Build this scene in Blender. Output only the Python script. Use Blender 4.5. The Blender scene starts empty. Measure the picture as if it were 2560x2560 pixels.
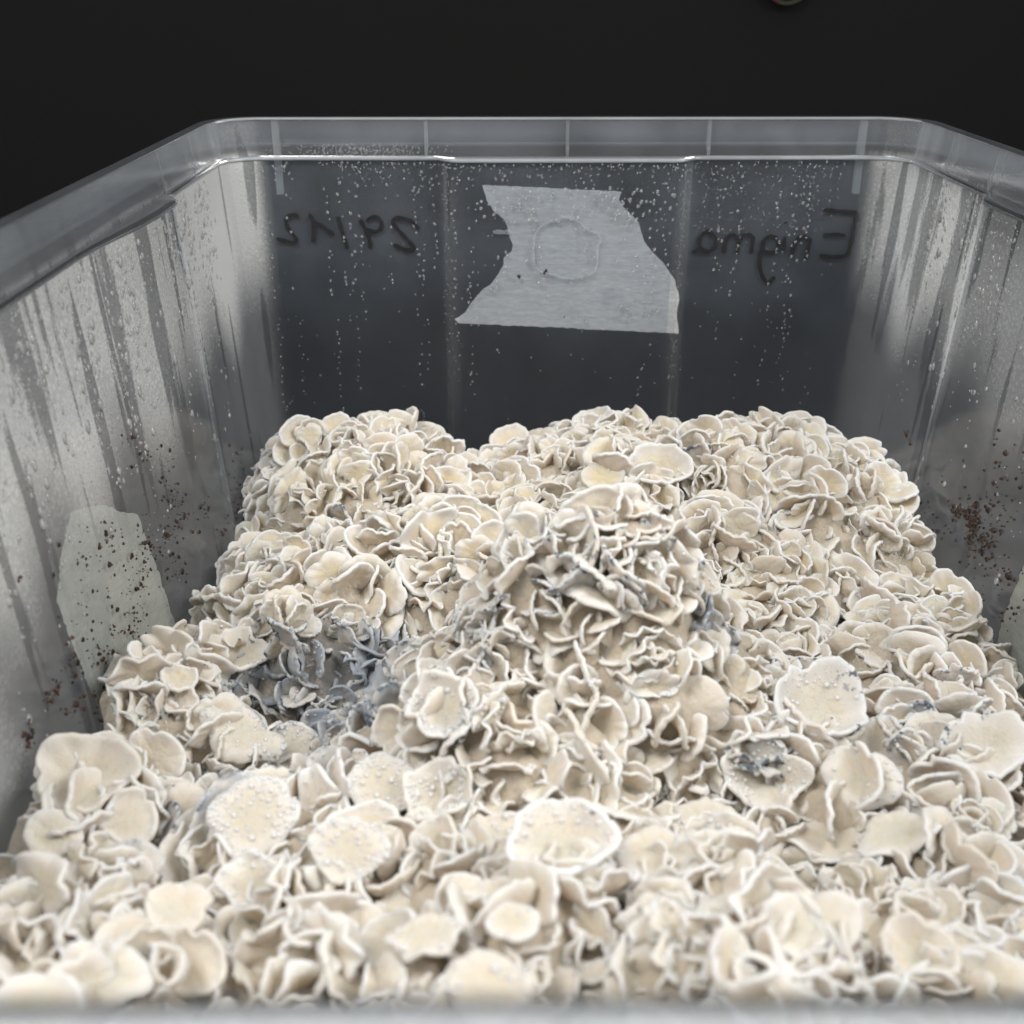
import bpy, math, random
import numpy as np
from mathutils import Vector, Matrix

random.seed(7); rng = np.random.default_rng(7)
S = 0.01                       # everything below is measured in centimetres, built in metres
scene = bpy.context.scene
COL = scene.collection

# ------------------------------------------------------------------ camera
CAM_Z = 24.75
PITCH = math.radians(27.7); YAW = math.radians(0.36)
FPX = 2567.0
cam_d = bpy.data.cameras.new('camera')
cam_d.sensor_width = 36.0
cam_d.lens = 36.0 * FPX / 2560.0
cam_d.clip_start = 0.003; cam_d.clip_end = 20.0
cam_d.dof.use_dof = True
cam_d.dof.focus_distance = 0.31
cam_d.dof.aperture_fstop = 18.0
cam = bpy.data.objects.new('camera', cam_d); COL.objects.link(cam)
cam.location = (0, 0, CAM_Z * S)
cam.rotation_euler = (math.pi / 2 - PITCH, 0, -YAW)
scene.camera = cam

# ------------------------------------------------------------------ light
world = bpy.data.worlds.new('World'); scene.world = world; world.use_nodes = True
bg = world.node_tree.nodes['Background']
bg.inputs[0].default_value = (0.93, 0.97, 1.0, 1); bg.inputs[1].default_value = 0.52

def area(name, loc, target, size, power, color):
    d = bpy.data.lights.new(name, 'AREA'); d.shape = 'DISK'; d.size = size * S
    d.energy = power; d.color = color
    o = bpy.data.objects.new(name, d); COL.objects.link(o)
    o.location = Vector(loc) * S
    o.rotation_euler = (Vector(target) - Vector(loc)).to_track_quat('-Z', 'Y').to_euler()
    return o
area('room_lamp', (-27, 0, 76), (1, 20, 9), 30, 4.3, (1.0, 0.975, 0.945))
area('left_wall_fill_light', (48, 12, 58), (-6, 22, 12), 40, 4.3, (1.0, 0.98, 0.955))  # added fill without a known source, brightens the fogged left wall

scene.view_settings.view_transform = 'Standard'
scene.view_settings.look = 'None'
scene.view_settings.exposure = -0.26
scene.view_settings.gamma = 1.0
scene.cycles.max_bounces = 7
scene.cycles.diffuse_bounces = 4
scene.cycles.glossy_bounces = 4
scene.cycles.transmission_bounces = 6
scene.cycles.transparent_max_bounces = 24
scene.cycles.caustics_reflective = False
scene.cycles.caustics_refractive = False
scene.cycles.use_denoising = True
scene.cycles.use_adaptive_sampling = True
scene.cycles.adaptive_threshold = 0.02

# ------------------------------------------------------------------ pixel <-> place
_F = np.array([math.sin(YAW) * math.cos(PITCH), math.cos(YAW) * math.cos(PITCH), -math.sin(PITCH)])
_R = np.array([math.cos(YAW), -math.sin(YAW), 0.0])
_U = np.cross(_R, _F)
CAMP = np.array([0, 0, CAM_Z])
def ray(u, v):
    d = _F + _R * (u - 1280) / FPX + _U * (1280 - v) / FPX
    return d
def at_y(u, v, Y):
    d = ray(u, v); return CAMP + d * (Y / d[1])

# ------------------------------------------------------------------ node helpers
def new_mat(name):
    m = bpy.data.materials.new(name); m.use_nodes = True
    nt = m.node_tree; nt.nodes.clear()
    out = nt.nodes.new('ShaderNodeOutputMaterial')
    return m, nt, out
class NT:
    def __init__(s, nt): s.nt = nt
    def n(s, t, **kw):
        nd = s.nt.nodes.new(t)
        for k, v in kw.items(): setattr(nd, k, v)
        return nd
    def link(s, a, b): s.nt.links.new(a, b)
    def val(s, sock, v):
        if hasattr(v, 'default_value') or isinstance(v, bpy.types.NodeSocket): s.link(v, sock)
        else: sock.default_value = v
    def math(s, op, a, b=0.0, clamp=False):
        nd = s.n('ShaderNodeMath', operation=op, use_clamp=clamp)
        s.val(nd.inputs[0], a); s.val(nd.inputs[1], b); return nd.outputs[0]
    def ramp(s, x, lo, hi, a=0.0, b=1.0):
        nd = s.n('ShaderNodeMapRange', interpolation_type='SMOOTHSTEP')
        s.val(nd.inputs[0], x); nd.inputs[1].default_value = lo; nd.inputs[2].default_value = hi
        nd.inputs[3].default_value = a; nd.inputs[4].default_value = b
        return nd.outputs[0]
    def mix(s, f, a, b):
        nd = s.n('ShaderNodeMix', data_type='RGBA')
        s.val(nd.inputs[0], f)
        for i, c in ((6, a), (7, b)):
            if isinstance(c, bpy.types.NodeSocket): s.link(c, nd.inputs[i])
            else: nd.inputs[i].default_value = (*c, 1)
        return nd.outputs[2]
    def noise(s, vec, scale, detail=3, rough=0.55):
        nd = s.n('ShaderNodeTexNoise'); nd.inputs['Scale'].default_value = scale
        nd.inputs['Detail'].default_value = detail; nd.inputs['Roughness'].default_value = rough
        if vec is not None: s.link(vec, nd.inputs['Vector'])
        return nd.outputs['Fac']
    def scaled(s, vec, sc):
        nd = s.n('ShaderNodeVectorMath', operation='MULTIPLY'); s.link(vec, nd.inputs[0]); nd.inputs[1].default_value = sc
        return nd.outputs[0]
    def shmix(s, f, a, b):
        nd = s.n('ShaderNodeMixShader'); s.val(nd.inputs[0], f); s.link(a, nd.inputs[1]); s.link(b, nd.inputs[2]); return nd.outputs[0]
    def attr(s, name):
        nd = s.n('ShaderNodeAttribute', attribute_name=name); return nd.outputs['Fac']
    def bump(s, h, strength, dist):
        nd = s.n('ShaderNodeBump'); nd.inputs['Strength'].default_value = strength; nd.inputs['Distance'].default_value = dist
        s.link(h, nd.inputs['Height']); return nd.outputs[0]

def principled(name, color, rough=0.6, **kw):
    m, nt, out = new_mat(name); T = NT(nt)
    p = T.n('ShaderNodeBsdfPrincipled')
    p.inputs['Base Color'].default_value = (*color, 1); p.inputs['Roughness'].default_value = rough
    for k, v in kw.items(): p.inputs[k].default_value = v
    T.link(p.outputs[0], out.inputs[0])
    return m

# ------------------------------------------------------------------ materials
def mat_plastic(name, milk, fogged, tint=(0.70, 0.77, 0.88), gloss=0.28, haze=False):
    m, nt, out = new_mat(name); T = NT(nt)
    pos = T.n('ShaderNodeNewGeometry').outputs['Position']
    P = T.scaled(pos, (100, 100, 100))
    col = T.n('ShaderNodeRGB'); col.outputs[0].default_value = (*tint, 1)
    dif = T.n('ShaderNodeBsdfDiffuse'); trl = T.n('ShaderNodeBsdfTranslucent')
    T.link(col.outputs[0], dif.inputs[0]); T.link(col.outputs[0], trl.inputs[0])
    milky = T.shmix(0.5, dif.outputs[0], trl.outputs[0])
    tr = T.n('ShaderNodeBsdfTransparent'); tr.inputs[0].default_value = (0.95, 0.965, 0.98, 1)
    cloud = T.noise(P, 0.35, 3)
    fac = T.math('MULTIPLY', T.ramp(cloud, 0.3, 0.7, 0.75, 1.3), milk)
    if haze: fac = T.math('MULTIPLY', fac, T.math('ADD', T.math('MULTIPLY', T.attr('fog'), 1.6), 0.40))
    base = T.shmix(fac, tr.outputs[0], milky)
    if fogged:
        fog = T.attr('fog')
        # condensation: runs wiped clear by drops, grainy edges
        Pv = T.scaled(P, (1.0, 1.0, 0.10))
        warp = T.noise(P, 0.9, 2)
        s1 = T.noise(Pv, 0.55, 4, 0.6)
        grain = T.noise(P, 14.0, 2, 0.7)
        s1g = T.math('ADD', s1, T.math('MULTIPLY', T.math('SUBTRACT', grain, 0.5), 0.10))
        runs = T.ramp(s1g, 0.41, 0.45)
        s2 = T.noise(T.scaled(P, (1.0, 1.0, 0.055)), 1.3, 2, 0.5)
        s2g = T.math('ADD', s2, T.math('MULTIPLY', T.math('SUBTRACT', grain, 0.5), 0.08))
        runs2 = T.math('SUBTRACT', 1.0, T.math('MULTIPLY', T.ramp(s2g, 0.62, 0.65), 0.62))
        vor = T.n('ShaderNodeTexVoronoi'); vor.inputs['Scale'].default_value = 7.5; T.link(P, vor.inputs['Vector'])
        vor2 = T.n('ShaderNodeTexVoronoi'); vor2.inputs['Scale'].default_value = 17.0; T.link(P, vor2.inputs['Vector'])
        bub = T.mix(T.ramp(T.noise(P, 0.8, 2), 0.4, 0.6), vor.outputs['Distance'], vor2.outputs['Distance'])
        speck = T.ramp(bub, 0.25, 0.62, 1.0, 0.78)
        f = T.math('MULTIPLY', T.math('MULTIPLY', T.math('ADD', T.math('MULTIPLY', runs, 0.58), 0.42), runs2), speck)
        f = T.math('MULTIPLY', T.math('MULTIPLY', f, fog), 0.95, clamp=True)
        fd = T.n('ShaderNodeBsdfDiffuse'); ft = T.n('ShaderNodeBsdfTranslucent')
        for x in (fd, ft): x.inputs[0].default_value = (0.93, 0.935, 0.92, 1)
        bmp = T.bump(T.noise(P, 12.0, 2, 0.6), 0.35, 0.0015)
        T.link(bmp, fd.inputs['Normal']); T.link(bmp, ft.inputs['Normal'])
        fsh = T.shmix(0.5, fd.outputs[0], ft.outputs[0])
        base = T.shmix(f, base, fsh)
    gl = T.n('ShaderNodeBsdfGlossy'); gl.inputs['Roughness'].default_value = 0.15
    fr = T.n('ShaderNodeFresnel'); fr.inputs['IOR'].default_value = 1.42
    res = T.shmix(T.math('MULTIPLY', fr.outputs[0], gloss), base, gl.outputs[0])
    T.link(res, out.inputs[0])
    return m

M = {}
M['wall_plastic'] = mat_plastic('translucent_wall_inner_face', 0.004, True, gloss=0.10)
M['wall_outer'] = mat_plastic('translucent_wall_outer_face', 0.082, False, (0.66, 0.72, 0.82), 0.2, True)
M['rim_plastic'] = mat_plastic('translucent_rim_plastic', 0.19, True, (0.74, 0.78, 0.84), gloss=0.6)
M['lip_plastic'] = mat_plastic('thick_lip_plastic', 0.5, False, (0.80, 0.83, 0.86), 0.9)
M['rib_plastic'] = mat_plastic('rib_plastic', 0.30, False, (0.80, 0.82, 0.82))
M['ink'] = principled('black_marker_ink', (0.006, 0.005, 0.006), 0.6)
M['backdrop'] = principled('black_cloth', (0.0105, 0.0105, 0.0098), 0.95)
M['table'] = principled('dark_table', (0.02, 0.021, 0.024), 0.6)
def mat_water(name, milk, clear):
    m, nt, out = new_mat(name); T = NT(nt)
    g = T.n('ShaderNodeBsdfGlass'); g.inputs['IOR'].default_value = 1.33; g.inputs['Roughness'].default_value = 0.02
    tr = T.n('ShaderNodeBsdfTransparent')
    d = T.n('ShaderNodeBsdfDiffuse'); d.inputs[0].default_value = (0.97, 0.97, 0.97, 1)
    gl = T.n('ShaderNodeBsdfGlossy'); gl.inputs['Roughness'].default_value = 0.06
    a = T.shmix(clear, g.outputs[0], tr.outputs[0])
    b = T.shmix(milk, a, d.outputs[0])  # milk: white painted into the drops for the light they focus
    fr = T.n('ShaderNodeFresnel'); fr.inputs['IOR'].default_value = 1.45
    T.link(T.shmix(fr.outputs[0], b, gl.outputs[0]), out.inputs[0]); return m
M['water'] = mat_water('water_on_wall', 0.14, 1.0)
M['water_side'] = mat_water('water_on_side_wall', 0.26, 0.85)
M['dew'] = mat_water('dew', 0.66, 1.0)
M['substrate'] = principled('substrate', (0.045, 0.024, 0.012), 0.9)

def mat_specks():
    m, nt, out = new_mat('brown_crumb'); T = NT(nt)
    pos = T.n('ShaderNodeNewGeometry').outputs['Position']
    c = T.mix(T.ramp(T.noise(pos, 500, 2), 0.35, 0.65), (0.012, 0.005, 0.003), (0.07, 0.03, 0.012))
    p = T.n('ShaderNodeBsdfPrincipled'); T.link(c, p.inputs['Base Color']); p.inputs['Roughness'].default_value = 0.55
    T.link(p.outputs[0], out.inputs[0]); return m
M['crumb'] = mat_specks()

def mat_tape(name, base, dark):
    m, nt, out = new_mat(name); T = NT(nt)
    pos = T.n('ShaderNodeNewGeometry').outputs['Position']
    fib = T.noise(T.scaled(pos, (300, 300, 2600)), 1.0, 4, 0.7)
    blot = T.noise(pos, 90, 4, 0.6)
    c = T.mix(T.ramp(fib, 0.3, 0.7), tuple(b * 0.74 for b in base), base)
    c = T.mix(T.ramp(blot, 0.52, 0.72, 0, 0.5), c, dark)
    p = T.n('ShaderNodeBsdfDiffuse'); T.link(c, p.inputs[0]); T.link(T.bump(T.noise(T.scaled(pos, (120, 120, 420)), 1.0, 3), 0.5, 0.0008), p.inputs['Normal'])
    t = T.n('ShaderNodeBsdfTranslucent'); T.link(c, t.inputs[0])
    T.link(T.shmix(0.3, p.outputs[0], t.outputs[0]), out.inputs[0]); return m
M['tape'] = mat_tape('paper_tape', (0.80, 0.80, 0.79), (0.50, 0.51, 0.53))
M['tape_wall'] = mat_tape('paper_tape_damp', (0.66, 0.66, 0.58), (0.46, 0.47, 0.44))

def mat_cap():
    m, nt, out = new_mat('mushroom_flesh'); T = NT(nt)
    geo = T.n('ShaderNodeNewGeometry'); pos = T.scaled(geo.outputs['Position'], (100, 100, 100))
    info = T.n('ShaderNodeObjectInfo')
    sep = T.n('ShaderNodeSeparateColor'); T.link(info.outputs['Color'], sep.inputs[0])
    bruise, yellow, fuzzy = sep.outputs[0], sep.outputs[1], sep.outputs[2]
    rnd = info.outputs['Random']
    edge, rad, under = T.attr('edge'), T.attr('rad'), T.attr('under')
    n_big = T.noise(pos, 1.3, 3); n_mid = T.noise(pos, 6.0, 4, 0.6); n_fine = T.noise(pos, 26.0, 3, 0.7)
    inner_c = T.mix(T.ramp(T.math('ADD', n_mid, T.math('MULTIPLY', T.math('SUBTRACT', yellow, 0.5), 0.5)), 0.3, 0.7), (0.725, 0.64, 0.52), (0.76, 0.645, 0.425))
    outer_c = T.mix(rnd, (0.745, 0.69, 0.615), (0.80, 0.76, 0.71))
    c = T.mix(T.ramp(T.math('ADD', rad, T.math('MULTIPLY', T.math('SUBTRACT', n_mid, 0.5), 0.35)), 0.35, 0.95), inner_c, outer_c)
    # white down towards the middle of the face and the foot
    fz = T.math('MULTIPLY', T.ramp(T.math('ADD', rad, T.math('MULTIPLY', T.math('SUBTRACT', n_mid, 0.5), 0.9)), 0.25, 0.75, 1.0, 0.0), fuzzy)
    c = T.mix(T.math('MULTIPLY', fz, 0.85, clamp=True), c, T.mix(n_fine, (0.77, 0.70, 0.56), (0.87, 0.825, 0.74)))
    c = T.mix(T.math('MULTIPLY', under, 0.55), c, (0.76, 0.67, 0.57))
    c = T.mix(T.math('MULTIPLY', T.ramp(n_mid, 0.45, 0.75, 0.0, 0.5), T.ramp(n_fine, 0.3, 0.7)), c, (0.62, 0.53, 0.40))
    # growing margin is white
    ew = T.math('MULTIPLY', T.math('MULTIPLY', edge, T.ramp(n_mid, 0.25, 0.6, 0.45, 1.0)), T.ramp(T.math('FRACT', T.math('MULTIPLY', rnd, 7.3)), 0.0, 0.8, 0.12, 1.0))
    c = T.mix(ew, c, (0.87, 0.85, 0.83))
    # blue-grey bruising: blotches and inky nicks on margins
    b1 = T.math('MULTIPLY', T.ramp(T.math('ADD', T.math('ADD', T.math('MULTIPLY', n_big, 0.7), T.math('MULTIPLY', n_mid, 0.3)), T.math('MULTIPLY', bruise, 0.5)), 0.60, 0.92), T.ramp(bruise, 0.1, 0.8), clamp=True)
    c = T.mix(T.math('MULTIPLY', b1, 0.70), c, T.mix(n_mid, (0.13, 0.195, 0.29), (0.33, 0.41, 0.50)))
    nick = T.ramp(T.math('ADD', T.math('ADD', T.math('MULTIPLY', n_big, 0.45), T.math('MULTIPLY', n_mid, 0.55)), T.math('MULTIPLY', bruise, 0.25)), 0.66, 0.72)
    nick = T.math('MULTIPLY', T.math('MULTIPLY', nick, T.ramp(rad, 0.72, 0.94, 0.06, 1.0)), T.ramp(bruise, 0.6, 0.85, 1.0, 0.1))
    c = T.mix(T.math('MULTIPLY', nick, 0.9), c, (0.055, 0.085, 0.11))
    p = T.n('ShaderNodeBsdfPrincipled')
    T.link(c, p.inputs['Base Color']); T.link(T.math('MAXIMUM', T.ramp(n_big, 0.35, 0.65, 0.42, 0.7), T.ramp(b1, 0.0, 0.6, 0.0, 0.92)), p.inputs['Roughness'])
    T.link(T.ramp(b1, 0.0, 0.6, 0.4, 0.1), p.inputs['Specular IOR Level'])
    p.inputs['Subsurface Weight'].default_value = 0.4
    p.inputs['Subsurface Radius'].default_value = (1.0, 0.62, 0.36)
    p.inputs['Subsurface Scale'].default_value = 0.0022
    p.inputs['Sheen Weight'].default_value = 0.12
    h = T.math('ADD', T.math('MULTIPLY', n_fine, T.math('ADD', T.math('MULTIPLY', fz, 0.6), 0.25)), T.math('MULTIPLY', n_mid, T.math('ADD', T.math('MULTIPLY', fz, 0.7), 0.2)))
    T.link(T.bump(h, 0.8, 0.0011), p.inputs['Normal'])
    T.link(p.outputs[0], out.inputs[0]); return m
M['cap'] = mat_cap()

def mat_mycelium():
    m, nt, out = new_mat('white_mycelium'); T = NT(nt)
    pos = T.scaled(T.n('ShaderNodeNewGeometry').outputs['Position'], (100, 100, 100))
    br = T.attr('bruise')
    n1 = T.noise(pos, 5, 4, 0.6); n2 = T.noise(pos, 30, 3, 0.7)
    c = T.mix(n1, (0.62, 0.52, 0.38), (0.78, 0.70, 0.58))
    b = T.math('MULTIPLY', T.ramp(T.math('ADD', n1, T.math('MULTIPLY', br, 0.5)), 0.6, 0.9), br, clamp=True)
    c = T.mix(T.math('MULTIPLY', b, 0.8), c, (0.13, 0.16, 0.20))
    p = T.n('ShaderNodeBsdfPrincipled'); T.link(c, p.inputs['Base Color']); p.inputs['Roughness'].default_value = 0.9
    T.link(T.bump(T.math('ADD', n1, T.math('MULTIPLY', n2, 0.5)), 0.8, 0.002), p.inputs['Normal'])
    T.link(p.outputs[0], out.inputs[0]); return m
M['mycelium'] = mat_mycelium()
M['fuzz'] = principled('white_fuzz', (0.86, 0.83, 0.78), 0.9)

# ------------------------------------------------------------------ object helpers
def mesh_from(name, V, F, mat, smooth=True, attrs=None):
    me = bpy.data.meshes.new(name)
    me.from_pydata((np.asarray(V, float) * S).tolist(), [], F if isinstance(F, list) else np.asarray(F).tolist())
    if mat: me.materials.append(mat)
    if smooth: me.polygons.foreach_set('use_smooth', np.ones(len(me.polygons), bool))
    for k, a in (attrs or {}).items():
        at = me.attributes.new(k, 'FLOAT', 'POINT'); at.data.foreach_set('value', np.asarray(a, np.float32))
    me.update()
    return me
def add(name, me, parent=None):
    o = bpy.data.objects.new(name, me); COL.objects.link(o)
    if parent is not None: o.parent = parent
    return o
def tag(o, label=None, category=None, group=None, kind=None):
    for k, v in (('label', label), ('category', category), ('group', group), ('kind', kind)):
        if v: o[k] = v
    return o
def box_mesh(name, c, h, mat):
    c = np.array(c, float); V = []
    for sx in (-1, 1):
        for sy in (-1, 1):
            for sz in (-1, 1): V.append(c + np.array([sx * h[0], sy * h[1], sz * h[2]]))
    F = [(0, 1, 3, 2), (4, 6, 7, 5), (0, 4, 5, 1), (2, 3, 7, 6), (0, 2, 6, 4), (1, 5, 7, 3)]
    return mesh_from(name, V, F, mat, smooth=False)

# ------------------------------------------------------------------ setting: table and backdrop
tab = add('table_top', box_mesh('table_top', (0, 40, -2.0), (110, 90, 2.0), M['table'])); tag(tab, kind='structure')
Vb = []; nb = 40
for i in range(nb + 1):
    x = -160 + 320 * i / nb
    y = 118 + 0.8 * math.sin(i * 1.7)
    Vb += [(x, y, -40), (x, y + 0.6 * math.sin(i * 0.9), 120)]
Fb = [(2 * i, 2 * i + 2, 2 * i + 3, 2 * i + 1) for i in range(nb)]
bd = add('backdrop', mesh_from('backdrop', Vb, Fb, M['backdrop'])); tag(bd, kind='structure')

# ------------------------------------------------------------------ the tub
RIM_Z = 20.0
XL, XR, YN, YF = -11.1, 15.7, 3.27, 41.0     # outer edge of the rim
RC = 2.0
def rrect_path(n_side=90, n_arc=18):
    """rounded rectangle of the outer rim, counter-clockwise: points, outward normals, panel inset"""
    P, N = [], []
    cs = [((XR - RC, YN + RC), -90), ((XR - RC, YF - RC), 0), ((XL + RC, YF - RC), 90), ((XL + RC, YN + RC), 180)]
    for k in range(4):
        (cx, cy), a0 = cs[k]
        for i in range(n_arc):
            a = math.radians(a0 + 90 * i / n_arc)
            P.append((cx + RC * math.cos(a), cy + RC * math.sin(a))); N.append((math.cos(a), math.sin(a)))
        (nx, ny), _ = cs[(k + 1) % 4]
        a = math.radians(a0 + 90); n = (math.cos(a), math.sin(a))
        p0 = (cx + RC * n[0], cy + RC * n[1]); p1 = (nx + RC * n[0], ny + RC * n[1])
        for i in range(n_side):
            t = i / n_side
            P.append((p0[0] + (p1[0] - p0[0]) * t, p0[1] + (p1[1] - p0[1]) * t)); N.append(n)
    return np.array(P), np.array(N)
def sstep(x, a, b):
    t = np.clip((np.asarray(x, float) - a) / (b - a), 0, 1); return t * t * (3 - 2 * t)
PATH, PNORM = rrect_path()
def panel_inset(P, N):
    x, y = P[:, 0], P[:, 1]
    far = (N[:, 1] > 0.99) * sstep(x, -2.7, -1.9) * (1 - sstep(x, 6.5, 7.3)) * 0.60
    near = (N[:, 1] < -0.99) * sstep(x, -2.7, -1.9) * (1 - sstep(x, 6.5, 7.3)) * 0.0
    side = (np.abs(N[:, 0]) > 0.99) * sstep(y, 25.0, 30.5) * (1 - sstep(y, 32.0, 33.0)) * 0.50
    return far + near + side
INSET = panel_inset(PATH, PNORM)
LIP_W, COLLAR_H, LEDGE_W, DRAFT = 0.30, 1.40, 0.16, 0.035
def wall_off(z, ins):
    """inward offset of the inner wall surface from the rim's outer edge, below the ledge"""
    return 0.48 + LEDGE_W + (RIM_Z - COLLAR_H - z) * DRAFT + ins
TH = 0.13
def ring(off, z):
    off = np.broadcast_to(off, (len(PATH),))
    q = PATH - PNORM * off[:, None]
    # keep corner arcs from folding
    return np.column_stack([q, np.broadcast_to(z, (len(PATH),))])
def loft(rings, close_bottom=False):
    n = len(PATH); V = np.concatenate(rings); F = []
    for k in range(len(rings) - 1):
        a = k * n; b = a + n
        for i in range(n):
            j = (i + 1) % n
            F.append((a + i, a + j, b + j, b + i))
    if close_bottom: F.append(tuple(range((len(rings) - 1) * n, len(rings) * n)))
    return V, F
def fog_weight(V):
    """how much condensation clings to each place of the wall, plus painted edge highlights"""
    x, y, z = V[:, 0], V[:, 1], V[:, 2]
    d = RIM_Z - z
    left = sstep(-x, 8.6, 9.5); right = sstep(x, 13.2, 14.1); far = sstep(y, 38.0, 39.0)
    corner_l = left * sstep(y, 33, 38); corner_r = right * sstep(y, 33, 38)
    top = np.where(d < 1.35, 0.18, 1.0)
    lo = 1 - 0.84 * sstep(d + 0.8 * np.sin(y * 1.3), 4.5, 8.5) * np.maximum(sstep(y, 14, 18), sstep(d, 9.0, 10.5))
    wl = left * (1.05 - 0.2 * sstep(y, 26, 31) * (1 - sstep(y, 32, 35)) + 0.35 * corner_l)
    wr = right * (0.42 + 0.6 * sstep(y, 31, 34))
    wf = far * (1 - sstep(-x, 8.6, 9.6)) * (1 - sstep(x, 13.2, 14.2)) * (0.006 + 0.02 * (1 - sstep(d, 2, 6)))
    w = np.maximum(np.maximum(wl, wr) * lo * top, 0)
    isfar = far * (1 - np.maximum(sstep(-x, 8.7, 9.8), sstep(x, 13.3, 14.4)))
    w = w * (1 - isfar) + wf
    # painted highlights: pale vertical bands added along the far wall's panel edges
    for xc in (-2.1, 6.8):
        w += far * np.exp(-((x - xc) / 0.28) ** 2) * 0.12 * sstep(d, 1.6, 2.5) * (1 - 0.6 * sstep(d, 8, 12))
    return w

tub = bpy.data.objects.new('storage_tub', None); COL.objects.link(tub)
tub.location = (0, 0, 0)
tag(tub, 'clear plastic storage tub with handwritten marker date and name on its far wall', 'plastic tub')

zs = np.concatenate([[RIM_Z - COLLAR_H], np.linspace(RIM_Z - COLLAR_H - 0.12, 1.2, 46), [0.6, 0.3]])
rin, rout = [], []
for i, z in enumerate(zs):
    extra = 0.0
    if z < 1.2: extra = (1.2 - z) * 0.6
    o = wall_off(z, INSET) + extra
    if i == 0: o = o - 0.05
    rin.append(ring(o, z)); rout.append(ring(o - TH, z - (0.0 if i else 0.0)))
V1, F1 = loft(rin, True)
V2, F2 = loft([r - np.array([0, 0, 0.14]) if k >= len(rout) - 2 else r for k, r in enumerate(rout)], True)
V = np.concatenate([V1, V2]); n1 = len(V1)
F = [tuple(reversed(f)) for f in F1] + [tuple(i + n1 for i in f) for f in F2]
fogw = np.concatenate([fog_weight(V1), sstep(V2[:, 1], 37.5, 38.5) * (1 - sstep(RIM_Z - V2[:, 2], 3.5, 10.0))])
wm = mesh_from('tub_wall', V, F, M['wall_plastic'], attrs={'fog': fogw})
wm.materials.append(M['wall_outer'])
wm.polygons.foreach_set('material_index', np.concatenate([np.zeros(len(F1), np.int32), np.ones(len(F2), np.int32)]))
add('tub_wall', wm, tub)

# collar (inner face), ledge
col_rings = [ring(0.30, RIM_Z - 0.10), ring(0.32, RIM_Z - 0.35), ring(0.37, RIM_Z - 0.8), ring(0.41, RIM_Z - 1.15),
             ring(0.44, RIM_Z - COLLAR_H + 0.02)]
V1, F1 = loft(col_rings); F1 = [tuple(reversed(f)) for f in F1]
add('rim_collar', mesh_from('rim_collar', V1, F1, M['rim_plastic'], attrs={'fog': fog_weight(V1)}), tub)
W0 = 0.48 + LEDGE_W
led = [ring(0.41, RIM_Z - COLLAR_H + 0.05), ring(0.47, RIM_Z - COLLAR_H + 0.07), ring(W0 - 0.03 + INSET, RIM_Z - COLLAR_H + 0.05),
       ring(W0 + 0.03 + INSET, RIM_Z - COLLAR_H - 0.01), ring(W0 + 0.02 + INSET, RIM_Z - COLLAR_H - 0.09),
       ring(W0 - 0.05 + INSET, RIM_Z - COLLAR_H - 0.08), ring(0.40, RIM_Z - COLLAR_H - 0.06), ring(0.41, RIM_Z - COLLAR_H + 0.05)]
V1, F1 = loft(led); F1 = [tuple(reversed(f)) for f in F1]
add('ledge', mesh_from('ledge', V1, F1, M['lip_plastic']), tub)
# rolled lip on top, skirt hanging outside
lip = []
for a in np.linspace(0, 2 * math.pi, 13):
    lip.append(ring(0.18 - 0.18 * math.cos(a), RIM_Z - 0.06 + 0.07 * math.sin(a)))
V1, F1 = loft(lip); F1 = [tuple(reversed(f)) for f in F1]
add('rim_lip', mesh_from('rim_lip', V1, F1, M['lip_plastic']), tub)
sk = [ring(0.03, RIM_Z - 0.1), ring(-0.02, RIM_Z - 0.5), ring(-0.06, RIM_Z - 1.0), ring(0.02, RIM_Z - 1.0), ring(0.06, RIM_Z - 0.5), ring(0.10, RIM_Z - 0.12)]
V1, F1 = loft(sk); F1 = [tuple(reversed(f)) for f in F1]
add('rim_skirt', mesh_from('rim_skirt', V1, F1, M['rim_plastic'], attrs={'fog': np.zeros(len(V1))}), tub)
hem = [ring(-0.09, RIM_Z - 0.94), ring(-0.10, RIM_Z - 1.06), ring(0.07, RIM_Z - 1.06), ring(0.06, RIM_Z - 0.94), ring(-0.09, RIM_Z - 0.94)]
V1, F1 = loft(hem)
add('skirt_hem', mesh_from('skirt_hem', V1, F1, mat_plastic('hem_plastic', 0.14, False)), tub)

def rib(p_out, nrm, depth0, depth1, drop, th=0.11):
    """stiffening plate standing between the skirt and the wall"""
    nrm = np.array([*nrm, 0.0]); t = np.array([-nrm[1], nrm[0], 0.0]); p = np.array([*p_out, 0.0])
    prof = [(depth0, RIM_Z - 0.12), (depth1, RIM_Z - 0.12), (depth1 + 0.15, RIM_Z - COLLAR_H - 0.1), (depth1 + 0.15 + 0.035 * drop, RIM_Z - drop),
            (depth1 + 0.02, RIM_Z - drop), (depth0 + 0.12, RIM_Z - max(1.2, drop * 0.6)), (depth0, RIM_Z - 1.0)]
    V = []
    for s in (-th / 2, th / 2):
        for d, z in prof: V.append(p - nrm * d + t * s + np.array([0, 0, z]))
    n = len(prof); F = [tuple(range(n)), tuple(reversed(range(n, 2 * n)))]
    F += [(i, i + n, (i + 1) % n + n, (i + 1) % n) for i in range(n)]
    return add('rib', mesh_from('rib', V, F, M['rib_plastic'], smooth=False), tub)
for u, drop in ((692, 2.75), (1066, 1.05), (1418, 1.05), (1770, 1.05), (2152, 2.75)):
    x = at_y(u, 330, YF)[0]
    rib((x, YF), (0, 1), 0.09, 0.30, drop, 0.24 if drop > 2 else 0.12)
for yy in (33.4, 37.0):
    rib((XL, yy), (-1, 0), 0.09, 0.30, 1.05, 0.06)
    rib((XR, yy), (1, 0), 0.09, 0.30, 1.05, 0.06)

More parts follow.
